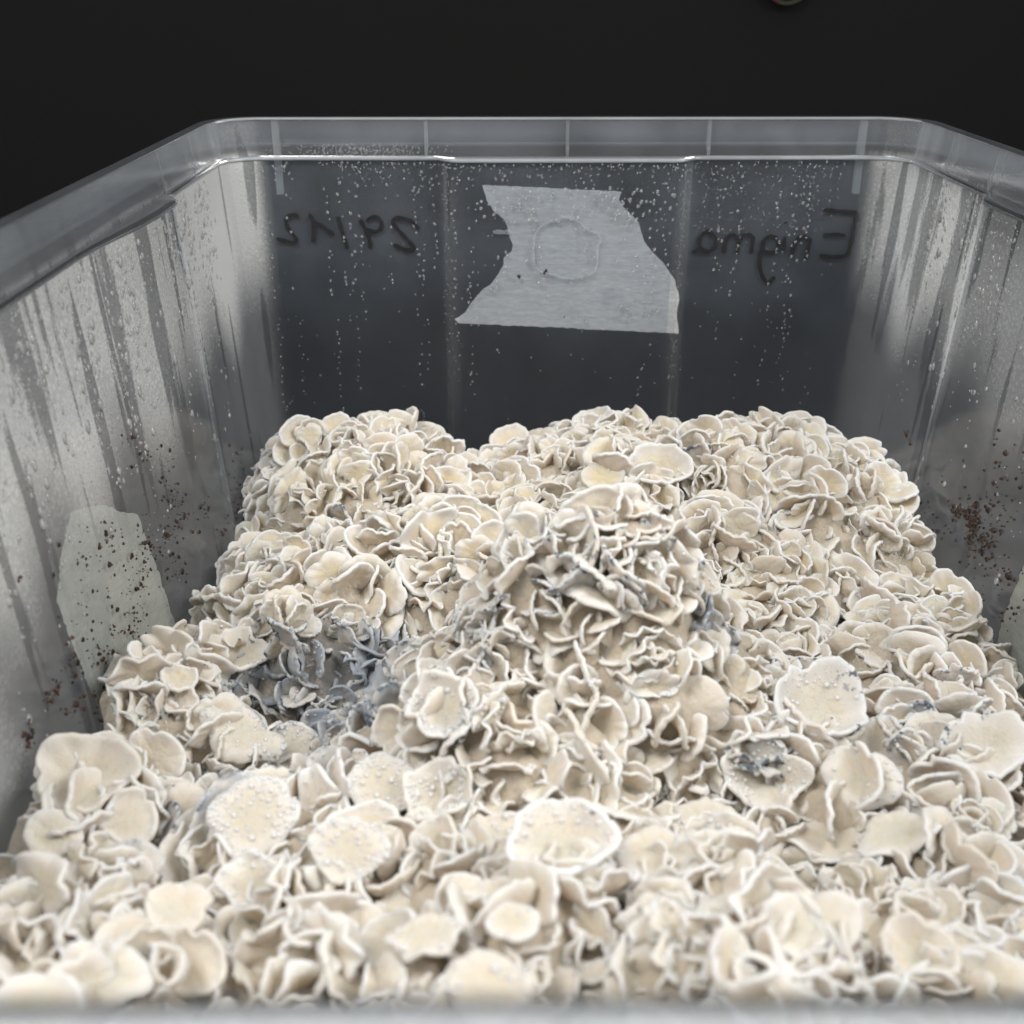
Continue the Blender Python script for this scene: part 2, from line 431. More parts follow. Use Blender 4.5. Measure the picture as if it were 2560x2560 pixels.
# far wall surface helper (outer face)
def far_inner(x, z):
    ins = 0.60 * float(sstep(x, -2.7, -1.9) * (1 - sstep(x, 6.5, 7.3)))
    return np.array([x, YF - wall_off(z, ins), z])
def side_inner(y, z, s):
    ins = 0.50 * float(sstep(y, 25.0, 30.5) * (1 - sstep(y, 32.0, 33.0)))
    off = wall_off(z, ins)
    # corner arc
    yc = YF - RC
    if y > yc:
        r = RC - off
        dy = y - yc
        if dy < r: off = RC - math.sqrt(max(r * r - dy * dy, 0.0))
    return np.array([XL + off if s < 0 else XR - off, y, z])
def hit_far(u, v, push=0.0):
    d = ray(u, v); Y = 39.0
    for _ in range(6):
        p = CAMP + d * (Y / d[1]); Y = far_inner(p[0], p[2])[1] + push
    return CAMP + d * (Y / d[1])
def hit_side(u, v, s, push=0.0):
    d = ray(u, v); X = -10.0 if s < 0 else 14.6
    for _ in range(8):
        p = CAMP + d * (X / d[0]); X = side_inner(min(p[1], 38.5), p[2], s)[0] + s * push
    return CAMP + d * (X / d[0])

# ---- marker writing on the outside of the far wall
def resample(P, step):
    P = np.array(P, float); out = [P[0]]
    # Catmull-Rom through the points
    Q = np.vstack([2 * P[0] - P[1], P, 2 * P[-1] - P[-2]])
    for i in range(1, len(Q) - 2):
        n = max(2, int(np.linalg.norm(Q[i + 1] - Q[i]) / step))
        for k in range(1, n + 1):
            t = k / n
            out.append(0.5 * ((2 * Q[i]) + (-Q[i - 1] + Q[i + 1]) * t + (2 * Q[i - 1] - 5 * Q[i] + 4 * Q[i + 1] - Q[i + 2]) * t * t
                              + (-Q[i - 1] + 3 * Q[i] - 3 * Q[i + 1] + Q[i + 2]) * t ** 3))
    return np.array(out)
def stroke(pts, width, name='ink_stroke', parent=None, mat=None, push=0.025, thick=0.012):
    pts = resample(pts, 4.0)
    C = np.array([hit_far(u, v, push) for u, v in pts])
    V, F = [], []
    n = len(C)
    for i in range(n):
        t = C[min(i + 1, n - 1)] - C[max(i - 1, 0)]; t[1] = 0; t /= (np.linalg.norm(t) + 1e-9)
        s = np.array([-t[2], 0, t[0]])
        w = width * 0.5 * (1 + 0.14 * math.sin(i * 0.9 + n) + random.uniform(-0.06, 0.06))
        if i in (0, n - 1): w *= 0.6
        for a, dy in ((-1, 0), (1, 0), (1, thick), (-1, thick)): V.append(C[i] + s * a * w + np.array([0, dy, 0]))
    for i in range(n - 1):
        a = 4 * i; b = a + 4
        for k in range(4): F.append((a + k, a + (k + 1) % 4, b + (k + 1) % 4, b + k))
    F += [(0, 1, 2, 3), (4 * n - 4, 4 * n - 1, 4 * n - 2, 4 * n - 3)]
    return add(name, mesh_from(name, V, F, mat or M['ink'], smooth=False), parent or tub)
def z2(pts): return [(660 + x / 4.39, 500 + y / 4.39) for x, y in pts]
def z3(pts): return [(1700 + x / 4.025, 480 + y / 4.025) for x, y in pts]
for p in ([(385, 180), (300, 165), (245, 210), (250, 290), (300, 360), (350, 430), (330, 470), (230, 450), (130, 425)],
          [(500, 150), (535, 240), (548, 350), (540, 465)], [(545, 235), (640, 295), (770, 385)], [(805, 180), (860, 360), (915, 540)],
          [(1050, 215), (1110, 320), (1155, 440), (1165, 540)],
          [(1110, 320), (1200, 350), (1275, 325), (1290, 250), (1240, 195), (1170, 195), (1125, 240)],
          [(1700, 320), (1620, 240), (1520, 205), (1435, 205), (1420, 260), (1500, 360), (1600, 470), (1650, 540), (1560, 550), (1420, 490)]):
    stroke(z2(p), 0.165, 'date_stroke')
for p in ([(1440, 180), (1600, 195), (1795, 215)], [(1795, 215), (1760, 320), (1725, 500), (1680, 630), (1550, 655), (1400, 640)], [(1440, 440), (1560, 430), (1665, 437)],
          [(1310, 465), (1290, 560), (1265, 680)], [(1305, 480), (1220, 450), (1150, 540), (1115, 650)],
          [(1055, 450), (1040, 600)], [(1062, 300), (1068, 320)],
          [(985, 470), (900, 450), (840, 500), (835, 590), (920, 615), (980, 580), (985, 480)],
          [(845, 500), (805, 640), (802, 760), (840, 870), (890, 910), (955, 855)],
          [(738, 440), (715, 620)], [(735, 445), (650, 430), (595, 500), (572, 620)], [(590, 480), (520, 430), (462, 490), (440, 620)],
          [(355, 450), (270, 400), (200, 470), (205, 570), (290, 600), (350, 550), (355, 450)], [(205, 550), (165, 590), (120, 610)]):
    stroke(z3(p), 0.165, 'name_stroke')

# ---- tapes
def hit_panel(u, v, push=0.0):      # the flat middle panel of the far wall
    d = ray(u, v); Y = 39.0
    for _ in range(6):
        p = CAMP + d * (Y / d[1]); Y = YF - wall_off(p[2], 0.60) + push
    return CAMP + d * (Y / d[1])
def tape(name, pts, hit, push, thick, mat, jag=1.6):
    P = []
    pts = np.array(pts, float)
    for i in range(len(pts)):
        a, b = pts[i], pts[(i + 1) % len(pts)]
        n = max(1, int(np.linalg.norm(b - a) / 9))
        for k in range(n):
            P.append(a + (b - a) * k / n + rng.normal(0, jag, 2) * (0 if k == 0 else 1))
    A = [hit(u, v, push) for u, v in P]; B = [hit(u, v, push + thick) for u, v in P]
    n = len(P)
    F = [tuple(range(n)), tuple(reversed(range(n, 2 * n)))] + [(i, i + n, (i + 1) % n + n, (i + 1) % n) for i in range(n)]
    return add(name, mesh_from(name, A + B, F, mat, smooth=False))
z4 = lambda pts: [(1100 + x / 3.019, 400 + y / 3.019) for x, y in pts]
tp = tape('paper_tape', z4([(320, 190), (700, 205), (1090, 225), (1370, 240), (1350, 300), (1390, 360), (1440, 410), (1500, 470), (1525, 560), (1540, 610),
     (1600, 690), (1680, 770), (1740, 860), (1775, 910), (1800, 1000), (1805, 1060), (1785, 1150), (1800, 1310), (1400, 1290), (900, 1265), (500, 1250),
     (140, 1230), (110, 1200), (190, 1150), (240, 1070), (330, 970), (390, 930), (440, 860), (480, 790), (480, 740), (540, 690), (550, 640), (520, 560),
     (490, 450), (400, 380), (350, 300)]), hit_panel, TH + 0.01, 0.02, M['tape'], 0.8)
tag(tp, 'grey paper tape with torn sides over the vent hole in the far wall', 'tape')
tp = tape('paper_tape', [(176, 1281), (222, 1266), (262, 1262), (300, 1280), (344, 1286), (380, 1390), (420, 1500), (451, 1610), (465, 1700), (440, 1900), (330, 1960),
     (254, 1790), (200, 1660), (142, 1506), (150, 1400)], lambda u, v, p: hit_side(u, v, -1, p), TH + 0.02, 0.02, M['tape_wall'], 1.6)
tag(tp, 'pale angular paper tape patch on the wall at the left, sprinkled with brown specks', 'tape')
tp = tape('paper_tape', [(2640, 1270), (2560, 1412), (2505, 1552), (2480, 1660), (2520, 1760), (2700, 1760), (2720, 1500)], lambda u, v, p: hit_side(u, v, 1, p), TH + 0.02, 0.02, M['tape_wall'], 1.2)
tag(tp, 'grey paper tape corner cut off by the right edge of the picture', 'tape')
# cut edge of the vent hole
hole = z4([(712, 620), (722, 555), (770, 495), (860, 455), (970, 432), (1045, 462), (1100, 515), (1195, 560), (1212, 615), (1190, 660), (1186, 790), (1120, 865), (960, 890), (830, 858), (770, 850), (712, 780), (712, 620)])
stroke(hole, 0.05, 'vent_hole_edge', tub, M['rib_plastic'], push=0.0, thick=0.04)
stroke([(1232, 580), (1275, 581)], 0.15, 'moulded_mark', tub, M['rib_plastic'], push=0.02, thick=0.03)

# round object on the cloth at the top edge
ro = bpy.data.objects.new('round_badge', None); COL.objects.link(ro)
cpt = at_y(1972, -58, 116.6); ro.location = Vector(cpt) * S
tag(ro, 'round dark badge with pink and olive rim, cut off by the top edge', 'badge')
Rb = (at_y(1972, 10, 116.6) - at_y(1972, -58, 116.6)); Rb = float(np.linalg.norm(Rb))
def ringmesh(name, r0, r1, a0, a1, mat, y0=-0.3, y1=0.0, n=40):
    V, F = [], []
    for i in range(n + 1):
        a = a0 + (a1 - a0) * i / n
        for r, y in ((r0, y1), (r0, y0), (r1, y0), (r1, y1)): V.append((r * math.cos(a), y, r * math.sin(a)))
    for i in range(n):
        for k in range(4): F.append((4 * i + k, 4 * i + (k + 1) % 4, 4 * i + 4 + (k + 1) % 4, 4 * i + 4 + k))
    return add(name, mesh_from(name, V, F, mat), ro)
ringmesh('disc', 0.02, Rb * 0.93, 0, 2 * math.pi, principled('badge_green', (0.004, 0.010, 0.003), 0.5), -0.2)
ringmesh('rim_band', Rb * 0.93, Rb, math.radians(-108), math.radians(196), principled('badge_olive', (0.12, 0.13, 0.08), 0.5))
ringmesh('rim_segment', Rb * 0.93, Rb, math.radians(-164), math.radians(-108), principled('badge_pink', (0.22, 0.04, 0.08), 0.5))

# ------------------------------------------------------------------ height of the mushroom mass
CT = []   # (x, y, z)
def ct(u, v, Y): CT.append(at_y(u, v, Y))
for c in ((700, 1120, 36), (1000, 1065, 36), (1180, 1150, 37.5), (1300, 1125, 36.5), (1450, 1085, 36), (1560, 1062, 35.5), (1700, 1090, 36), (1900, 1075, 34.5), (2120, 1105, 35),
          (720, 1220, 33), (1000, 1180, 33), (1250, 1200, 33), (1560, 1160, 33), (1900, 1180, 31.5), (2200, 1220, 32.5),
          (760, 1330, 30), (1000, 1300, 30), (1200, 1330, 29), (1500, 1280, 30), (1800, 1330, 29), (2000, 1300, 29.5), (2230, 1330, 29.5),
          (640, 1440, 27), (850, 1440, 26.5), (1050, 1460, 26), (1200, 1420, 26),
          (1900, 1480, 26.5), (2150, 1500, 26), (2400, 1540, 26), (2520, 1700, 23.5),
          (600, 1600, 22.5), (780, 1660, 22.3), (1000, 1610, 22.3),
          (1620, 1285, 20.4), (1490, 1300, 20.2), (1340, 1385, 19.7), (1190, 1520, 19.2), (1100, 1640, 18.6), (1450, 1600, 18.6), (1650, 1560, 19.0), (1740, 1430, 20.1),
          (1450, 1800, 16.9), (1250, 1780, 17.2), (1700, 1760, 17.6), (1090, 1760, 17.6), (1900, 1640, 22.5), (2000, 1720, 21.3), (2250, 1760, 20.5), (2450, 1850, 19.5),
          (330, 1690, 21.2), (480, 1740, 20.6), (620, 1800, 19.6), (800, 1820, 20.2), (1000, 1880, 17.0), (1200, 1950, 15.6),
          (215, 1950, 17.4), (420, 1980, 17.2), (640, 2020, 16.4), (100, 2100, 15.0), (400, 2160, 14.3), (650, 2200, 13.6), (900, 2100, 14.4), (1300, 2100, 14.3), (1600, 2000, 15.8),
          (1900, 2000, 16.5), (2200, 2050, 15.8), (2450, 2100, 15.5), (60, 2350, 11.9), (300, 2400, 10.7), (700, 2400, 10.7), (1000, 2330, 11.4), (1400, 2350, 10.8), (1750, 2200, 12.5),
          (2050, 2350, 10.9), (2250, 2300, 12.6), (2500, 2400, 11.6), (300, 2560, 9.3), (900, 2560, 9.0), (1500, 2560, 8.9), (2100, 2560, 9.4), (2560, 2560, 10.2)):
    ct(*c)
for y in (10, 14, 18): CT.append(np.array([-11.5, y, 8.2]))
for y in (24, 28, 32, 36): CT.append(np.array([-11.8, y, 4.5]))
for y in (12, 16, 20, 24, 28, 32, 36): CT.append(np.array([16.2, y, 6.0]))
for x in (-9, -5, 0, 5, 10, 14): CT.append(np.array([x, 41.0, 5.8]))
for x in (-9, -4, 1, 6, 12): CT.append(np.array([x, 5.5, 12.5]))
for q in ((-1.5, 23.8, 7.8), (0.3, 24.3, 8.0), (2.0, 24.6, 8.0), (4.0, 24.6, 8.0), (5.8, 23.4, 8.0), (7.2, 21.6, 8.2), (7.4, 19.6, 8.8), (2.4, 26.5, 8.0), (5, 26.5, 8.0),
          (-5.2, 21.4, 6.4), (-6.8, 21.0, 7.0), (-4.0, 20.6, 6.9), (-3.2, 22.2, 7.0), (-4.6, 19.6, 7.6)): CT.append(np.array(q))
CT = np.array(CT)
def _k(r): return np.sqrt(r * r + 0.8)
_D = np.linalg.norm(CT[:, None, :2] - CT[None, :, :2], axis=2)
_A = np.block([[_k(_D) - np.eye(len(CT)) * 0.15, np.ones((len(CT), 1))], [np.ones((1, len(CT))), np.zeros((1, 1))]])
_W = np.linalg.solve(_A, np.concatenate([CT[:, 2], [0]]))
def H(x, y):
    q = np.stack([np.asarray(x, float), np.asarray(y, float)], -1)
    sh = q.shape[:-1]; q = q.reshape(-1, 2)
    r = np.linalg.norm(q[:, None] - CT[None, :, :2], axis=2)
    h = _k(r) @ _W[:-1] + _W[-1]
    h += 0.20 * np.sin(q[:, 0] * 1.9 + 1.3 * np.sin(q[:, 1] * 0.9)) * np.sin(q[:, 1] * 2.1 + q[:, 0] * 0.7)
    if SEEDS:
        for sd, depth, wid in SEEDS:
            dd = np.partition(np.linalg.norm(q[:, None] - sd[None], axis=2), 1, axis=1)
            gap = dd[:, 1] - dd[:, 0]
            h += depth * (1 - 0.55 * sstep(q[:, 1], 29, 34)) * (0.22 - np.exp(-(gap / wid) ** 2))
    return h.reshape(sh)
SEEDS = []
def hn(x, y, e=0.5):
    hx = (H(x + e, y) - H(x - e, y)) / (2 * e); hy = (H(x, y + e) - H(x, y - e)) / (2 * e)
    n = np.array([-float(hx), -float(hy), 1.0]); return n / np.linalg.norm(n)
def hit_mass(u, v, up=0.0):
    d = ray(u, v); ts = np.linspace(6, 48, 500)
    P = CAMP + d[None] * (ts / d[1])[:, None]
    below = P[:, 2] < H(P[:, 0], P[:, 1]) + up
    i = int(np.argmax(below)) if below.any() else len(ts) - 1
    return P[i]
def px_of(p):
    q = np.asarray(p) - CAMP; z = q @ _F
    return 1280 + FPX * (q @ _R) / z, 1280 - FPX * (q @ _U) / z, z
def xlim(y, z):
    return side_inner(y, z, -1)[0], side_inner(y, z, 1)[0]

# ------------------------------------------------------------------ clusters
K = 2560 / 1932
CL = [  # (x, y in the 1932 px view, label)
    (610, 875, 'cream frilled mushroom cluster in the far corner under the handwritten date'),
    (830, 880, 'low cream mushroom cluster between the far corner cluster and the dip under the tape'),
    (560, 1060, 'beige mushroom cluster below the far corner one, along the wall at the left'),
    (820, 1060, 'beige mushroom cluster with wide folded caps just left of the central mound crest'),
    (1010, 910, 'cream mushroom cluster at the far wall below the left half of the grey tape'),
    (1200, 880, 'cream mushroom cluster at the far wall below the right half of the grey tape'),
    (1430, 840, 'tallest far mushroom cluster with a knobbly peak below the handwritten name'),
    (1590, 930, 'mushroom cluster in the far corner with large pale fans beside the speckled wall'),
    (1120, 1100, 'crest of the central mushroom mound, flecked with blue-grey spots'),
    (1240, 1290, 'right flank of the central mushroom mound with stacked folds'),
    (1480, 1110, 'tightly shingled beige mushroom cluster right behind the central flecked mound'),
    (1760, 1200, 'rounded cream mushroom cluster against the wall at the right edge'),
    (640, 1340, 'blue-grey bruised mushroom cluster in the wet hollow covered with dewdrops'),
    (330, 1330, 'small pale mushroom cluster beside the specked tape patch on the wall'),
    (180, 1500, 'mushroom cluster with one large round pale cap against the wall at the left'),
    (180, 1760, 'soft blurred cream mushroom mound in the bottom left corner'),
    (540, 1660, 'mushroom cluster with dew-beaded caps left of the bottom centre'),
    (930, 1660, 'mushroom cluster in the bottom centre with a dewy round cap on top'),
    (1050, 1420, 'ruffled folded mushroom cluster at the near foot of the central mound'),
    (1500, 1370, 'damp mushroom cluster with inky blue cap margins right of the central mound'),
    (1430, 1700, 'large bulging mushroom mound with thick folds right of the bottom centre'),
    (1800, 1450, 'pale mushroom cluster with wide discs near the right edge, below the rounded cream one'),
    (1800, 1770, 'loose cream mushroom cluster in the bottom right corner'),
]
CP = np.array([hit_mass(x * K, y * K) for x, y, _ in CL])
_r = np.random.default_rng(5)
_sub = np.column_stack([_r.uniform(-11, 16, 95), _r.uniform(4, 41, 95)])
_cr = np.array([hit_mass(x * K, y * K)[:2] for x, y in ((690, 865), (680, 1060), (1090, 880), (1430, 840), (1590, 930), (1170, 1180), (1480, 1110), (1760, 1200), (640, 1340), (330, 1330),
       (180, 1500), (180, 1760), (540, 1660), (930, 1660), (1050, 1420), (1500, 1370), (1430, 1700), (1800, 1450), (1800, 1770))])   # lumps of the mass
SEEDS += [(_cr, 0.95, 0.9), (_sub, 0.55, 0.7)]
CLO = []
for i, (x, y, lab) in enumerate(CL):
    e = bpy.data.objects.new('mushroom_cluster', None); COL.objects.link(e)
    e.location = (CP[i][0] * S, CP[i][1] * S, 3.0 * S)
    tag(e, lab, 'mushroom cluster', 'mushroom clusters in the tub'); CLO.append(e)
def owner(x, y):
    wob = 0.5 * np.sin(x * 2.3 + y) + 0.5 * np.sin(y * 2.9 - x)
    d = np.hypot(np.asarray(x)[..., None] - CP[:, 0], np.asarray(y)[..., None] - CP[:, 1]) + 0.0 * wob[..., None] if np.ndim(x) else np.hypot(x - CP[:, 0], y - CP[:, 1])
    return np.argmin(d, -1)
# places that are bruised: (px x, px y in 1932 view, radius px, strength)
BR = [(650, 1270, 140, 0.9), (530, 1260, 110, 0.85), (450, 1300, 70, 0.65), (600, 1380, 80, 0.8), (700, 1240, 70, 0.95), (420, 1500, 120, 0.55), (300, 1580, 90, 0.55), (1060, 1060, 110, 0.5), (900, 1150, 110, 0.48), (880, 1260, 70, 0.5),
      (1160, 1080, 110, 0.42), (1250, 1010, 90, 0.42), (1340, 1170, 50, 0.75), (1540, 1320, 90, 0.62), (1440, 1430, 70, 0.6), (1760, 1380, 70, 0.66), (1700, 1420, 60, 0.5), (1310, 850, 40, 0.55),
      (660, 970, 30, 0.6), (1810, 1270, 40, 0.5), (1000, 1600, 60, 0.35), (1290, 1480, 60, 0.35), (1880, 1700, 70, 0.45), (1050, 1880, 60, 0.4), (1550, 1790, 60, 0.35), (840, 1330, 60, 0.5)]
def bruise_at(p):
    u, v, z = px_of(p); u /= K; v /= K
    b = 0.0
    for x, y, r, s in BR:
        b = max(b, s * math.exp(-((u - x) ** 2 + (v - y) ** 2) / (2 * (r * 0.7) ** 2)))
    return b

# ---- mycelium bases, one per cluster, closed down to the substrate
g = 0.30
gx = np.arange(-11.2, 15.6, g); gy = np.arange(4.9, 40.2, g)
GX, GY = np.meshgrid(gx, gy, indexing='ij')
GZ = H(GX, GY) - 0.20
inside = np.zeros(GX.shape, bool)
for j, y in enumerate(gy):
    for i, x in enumerate(gx):
        z = GZ[i, j]
        a, b = xlim(y, z); inside[i, j] = (x > a + 0.12) and (x < b - 0.12) and (y < YF - wall_off(z, 0.4) - 0.1) and y > YN + wall_off(z, 0.4) + 0.1
own = owner(GX, GY)
cells = inside[:-1, :-1] & inside[1:, :-1] & inside[:-1, 1:] & inside[1:, 1:]
for c in range(len(CL)):
    idx = {}; V = []; F = []; edges = {}
    def vid(i, j):
        if (i, j) not in idx:
            idx[(i, j)] = len(V); V.append((GX[i, j], GY[i, j], GZ[i, j] + 0.10 * math.sin(i * 1.7) * math.cos(j * 2.3)))
        return idx[(i, j)]
    I, J = np.nonzero(cells & (own[:-1, :-1] == c))
    for i, j in zip(I, J):
        q = (vid(i, j), vid(i + 1, j), vid(i + 1, j + 1), vid(i, j + 1)); F.append(q)
        for k in range(4):
            a, b = q[k], q[(k + 1) % 4]
            if (b, a) in edges: del edges[(b, a)]
            else: edges[(a, b)] = 1
    low = {}
    for (a, b) in list(edges):
        for t in (a, b):
            if t not in low: low[t] = len(V); V.append((V[t][0], V[t][1], 2.5))
        F.append((b, a, low[a], low[b]))
    V = np.array(V) if V else np.zeros((0, 3))
    if not len(V): continue
    br = [bruise_at(p) for p in V]
    e = CLO[c]; off = np.array(e.location) / S
    add('mycelium_base', mesh_from('mycelium_base', V - off, F, M['mycelium'], attrs={'bruise': br}), e)
sub = add('substrate', box_mesh('substrate', ((XL + XR) / 2, (YN + YF) / 2, 2.2), ((XR - XL) / 2 - 2.6, (YF - YN) / 2 - 2.6, 1.7), M['substrate']))
tag(sub, 'dark brown growing substrate under the mushrooms', 'substrate', kind='stuff')

# ------------------------------------------------------------------ cap shapes
NA = 44
RINGS = [0.0, 0.28, 0.52, 0.70, 0.82, 0.90, 0.955, 0.985]
def lobe_mesh(name, kind, seed, aspect=1.0, ruffle=0.1, cup=0.25, waves=4, thick=0.088, lobes=0.06):
    """one cap: foot at the origin, grows along +y, upper face looks to +z; about 1 cm long"""
    r_ = np.random.default_rng(seed)
    ph = r_.uniform(0, 6.28, 8)
    A = np.linspace(0, 2 * math.pi, NA, endpoint=False)
    outline = 1 + lobes * np.sin(3 * A + ph[0]) + lobes * 0.8 * np.sin(5 * A + ph[1]) + lobes * 0.45 * np.sin(9 * A + ph[2]) + lobes * 0.3 * np.sin(14 * A + ph[3])
    notch = r_.random() < 0.45
    if notch:
        a0 = r_.uniform(0.3, 2.8); outline -= 0.22 * np.exp(-((A - a0) / 0.16) ** 2)
    def surf(r, a, ol):
        x = 0.5 * aspect * r * ol * np.cos(a); y = 0.5 + 0.5 * r * ol * np.sin(a)
        if kind == 'fan':
            k = 0.45 + 0.55 * np.clip(y / 0.45, 0, 1) ** 0.8
            x = x * k
        up = np.clip((y - 0.1) / 0.9, 0, 1.2) if kind == 'fan' else np.ones_like(y)
        rr = r
        z = cup * ((x / 0.5 / aspect) ** 2 * 0.6 + (up ** 2) * 0.7 if kind == 'fan' else rr ** 2 * 0.5)
        z = z + ruffle * rr ** 2.4 * up * (np.sin(waves * a + ph[4]) + 0.25 * np.sin((waves * 2 + 1) * a + ph[5]))
        z = z + 0.03 * np.sin(6 * x + ph[6]) * np.cos(5 * y + ph[7]) + 0.014 * np.sin(17 * x + 9 * y + ph[3]) * np.cos(15 * y - 7 * x + ph[2])
        z = z + 0.014 * rr ** 2 * np.sin(13 * a + ph[1]) + 0.010 * rr ** 3 * np.sin(21 * a + ph[0])
        if kind == 'disc': z = z + 0.035 * (1 - rr) * np.sin(11 * x + ph[3]) * np.sin(13 * y + ph[5]) - 0.05 * np.exp(-(rr / 0.3) ** 2)
        # curl of the margin
        z = z - curl * np.clip(rr - 0.72, 0, 1) ** 1.5 * 2.5
        # crowding: ruffled margins also swing in plan
        x = x + ruffle * 0.5 * rr ** 3 * np.cos(waves * a + ph[4]) * up
        return np.stack([x, y, z], -1)
    curl = r_.uniform(-0.25, 0.45)
    grid = np.array([surf(r, A, 1 + (outline - 1) * r) for r in RINGS[1:]])
    mid = surf(np.array([0.0]), np.array([0.0]), np.array([1.0]))[0]
    # normals by finite differences
    dr = np.gradient(grid, axis=0); da = np.roll(grid, -1, 1) - np.roll(grid, 1, 1)
    N = np.cross(dr, da); N /= np.linalg.norm(N, axis=2, keepdims=True) + 1e-9
    R = np.array(RINGS[1:])
    bul = 1 + 0.12 * sstep(R, 0.78, 0.93)
    prof = thick * 0.5 * bul * np.where(R > 0.93, np.sqrt(np.clip(1 - ((R - 0.93) / 0.07) ** 2, 0, 1)), 1.0)
    footk = 1 + 0.9 * np.clip(0.35 - grid[:, :, 1], 0, 1)
    top = grid + N * (prof[:, None, None] * footk[..., None]); bot = grid - N * (prof[:, None, None] * footk[..., None])
    tip = surf(np.array([1.0]).repeat(NA), A, outline)
    nm = N[0].mean(0); nm /= np.linalg.norm(nm)
    V = [mid + nm * thick * 0.5]; rad = [0]; und = [0]
    for k in range(len(R)): V += list(top[k]); rad += [R[k]] * NA; und += [0] * NA
    V += list(tip); rad += [1] * NA; und += [0.5] * NA
    for k in range(len(R) - 1, -1, -1): V += list(bot[k]); rad += [R[k]] * NA; und += [1] * NA
    V.append(mid - nm * thick * 0.5); rad.append(0); und.append(1)
    V = np.array(V); rad = np.array(rad); und = np.array(und)
    nr = 2 * len(R) + 1; F = []
    for j in range(NA): F.append((0, 1 + j, 1 + (j + 1) % NA))
    for k in range(nr - 1):
        a = 1 + k * NA; b = a + NA
        for j in range(NA): F.append((a + j, b + j, b + (j + 1) % NA, a + (j + 1) % NA))
    a = 1 + (nr - 1) * NA; z = len(V) - 1
    for j in range(NA): F.append((a + j, z, a + (j + 1) % NA))
    edge = 0.25 * sstep(rad, 0.6, 0.9) + 0.75 * sstep(rad, 0.90, 0.975)
    if kind == 'fan': edge = edge * sstep(V[:, 1], 0.05, 0.3)
    me = mesh_from(name, V, F, M['cap'], attrs={'edge': edge, 'rad': rad, 'under': und})
    return me
SHAPES = {'shell': [], 'wavy': [], 'disc': [], 'bud': []}
sd = 100
for i in range(26):
    SHAPES['shell'].append(lobe_mesh('cap', 'fan', sd + i, random.uniform(1.0, 1.5), random.uniform(0.04, 0.11), random.uniform(0.15, 0.50), random.choice((2, 3)), lobes=random.uniform(0.015, 0.045)))
for i in range(26):
    SHAPES['wavy'].append(lobe_mesh('cap', 'fan', sd + 200 + i, random.uniform(1.3, 1.9), random.uniform(0.12, 0.25), random.uniform(0.15, 0.6), random.choice((3, 4, 5, 6)), lobes=random.uniform(0.03, 0.06)))
for i in range(10):
    SHAPES['disc'].append(lobe_mesh('cap', 'disc', sd + 400 + i, random.uniform(0.9, 1.15), random.uniform(0.03, 0.08), random.uniform(0.2, 0.5), random.choice((2, 3)), lobes=random.uniform(0.02, 0.06)))
for i in range(8):
    SHAPES['bud'].append(lobe_mesh('cap', 'fan', sd + 600 + i, random.uniform(0.7, 1.0), 0.03, 0.3, 2, thick=0.26, lobes=0.03))

NCAP = [0] * len(CL)
DEW = {}        # cluster -> list of (point, normal, radius)
HAIR = {}
caps = []
def place(me, p, grow, face, size, bruise, yellow, fuzzy, cl=None, dew=0):
    grow = np.asarray(grow, float); grow /= np.linalg.norm(grow)
    face = np.asarray(face, float); face = face - grow * (face @ grow); face /= np.linalg.norm(face) + 1e-9
    side = np.cross(grow, face)
    if cl is None:
        for cl in np.argsort(np.hypot(p[0] - CP[:, 0], p[1] - CP[:, 1])):
            if NCAP[cl] < 299: break
        cl = int(cl); NCAP[cl] += 1
    e = CLO[cl]
    o = bpy.data.objects.new('cap', me); COL.objects.link(o); o.parent = e
    loc = np.asarray(p) - np.array(e.location) / S
    m = Matrix(((side[0] * size, grow[0] * size, face[0] * size, loc[0] * S),
                (side[1] * size, grow[1] * size, face[1] * size, loc[1] * S),
                (side[2] * size, grow[2] * size, face[2] * size, loc[2] * S), (0, 0, 0, 1)))
    o.matrix_local = m
    o.color = (bruise, yellow, fuzzy, 1)
    caps.append((o, np.asarray(p), size))
    if dew:
        # beads on the upper face
        nr = len(RINGS) - 1
        co = np.empty(len(me.vertices) * 3); me.vertices.foreach_get('co', co); co = co.reshape(-1, 3)[:1 + nr * NA] / S
        no = np.empty(len(me.vertices) * 3); me.vertices.foreach_get('normal', no); no = no.reshape(-1, 3)[:1 + nr * NA]
        B = np.column_stack([side, grow, face])
        got = []
        for t in range(dew * 12):
            k = int(rng.choice([1, 2, 3, 4, 5], p=[0.12, 0.2, 0.28, 0.25, 0.15])); j = rng.integers(NA); f = rng.random(); f2 = rng.random()
            i00 = 1 + (k - 1) * NA + j; i01 = 1 + (k - 1) * NA + (j + 1) % NA; i10 = i00 + NA; i11 = i01 + NA
            q = (co[i00] * (1 - f) + co[i01] * f) * (1 - f2) + (co[i10] * (1 - f) + co[i11] * f) * f2
            n = no[i00]
            w = np.asarray(p) + B @ (q * size); r = float(rng.choice([0.02, 0.03, 0.042, 0.055, 0.07], p=[0.2, 0.25, 0.27, 0.18, 0.10]))
            if any(np.linalg.norm(w - g[0]) < (r + g[2]) * 1.02 for g in got): continue
            if q[1] < 0.2: continue
            got.append((w, B @ n, r))
            if len(got) >= dew: break
        DEW.setdefault(cl, []).extend(got)
    return o

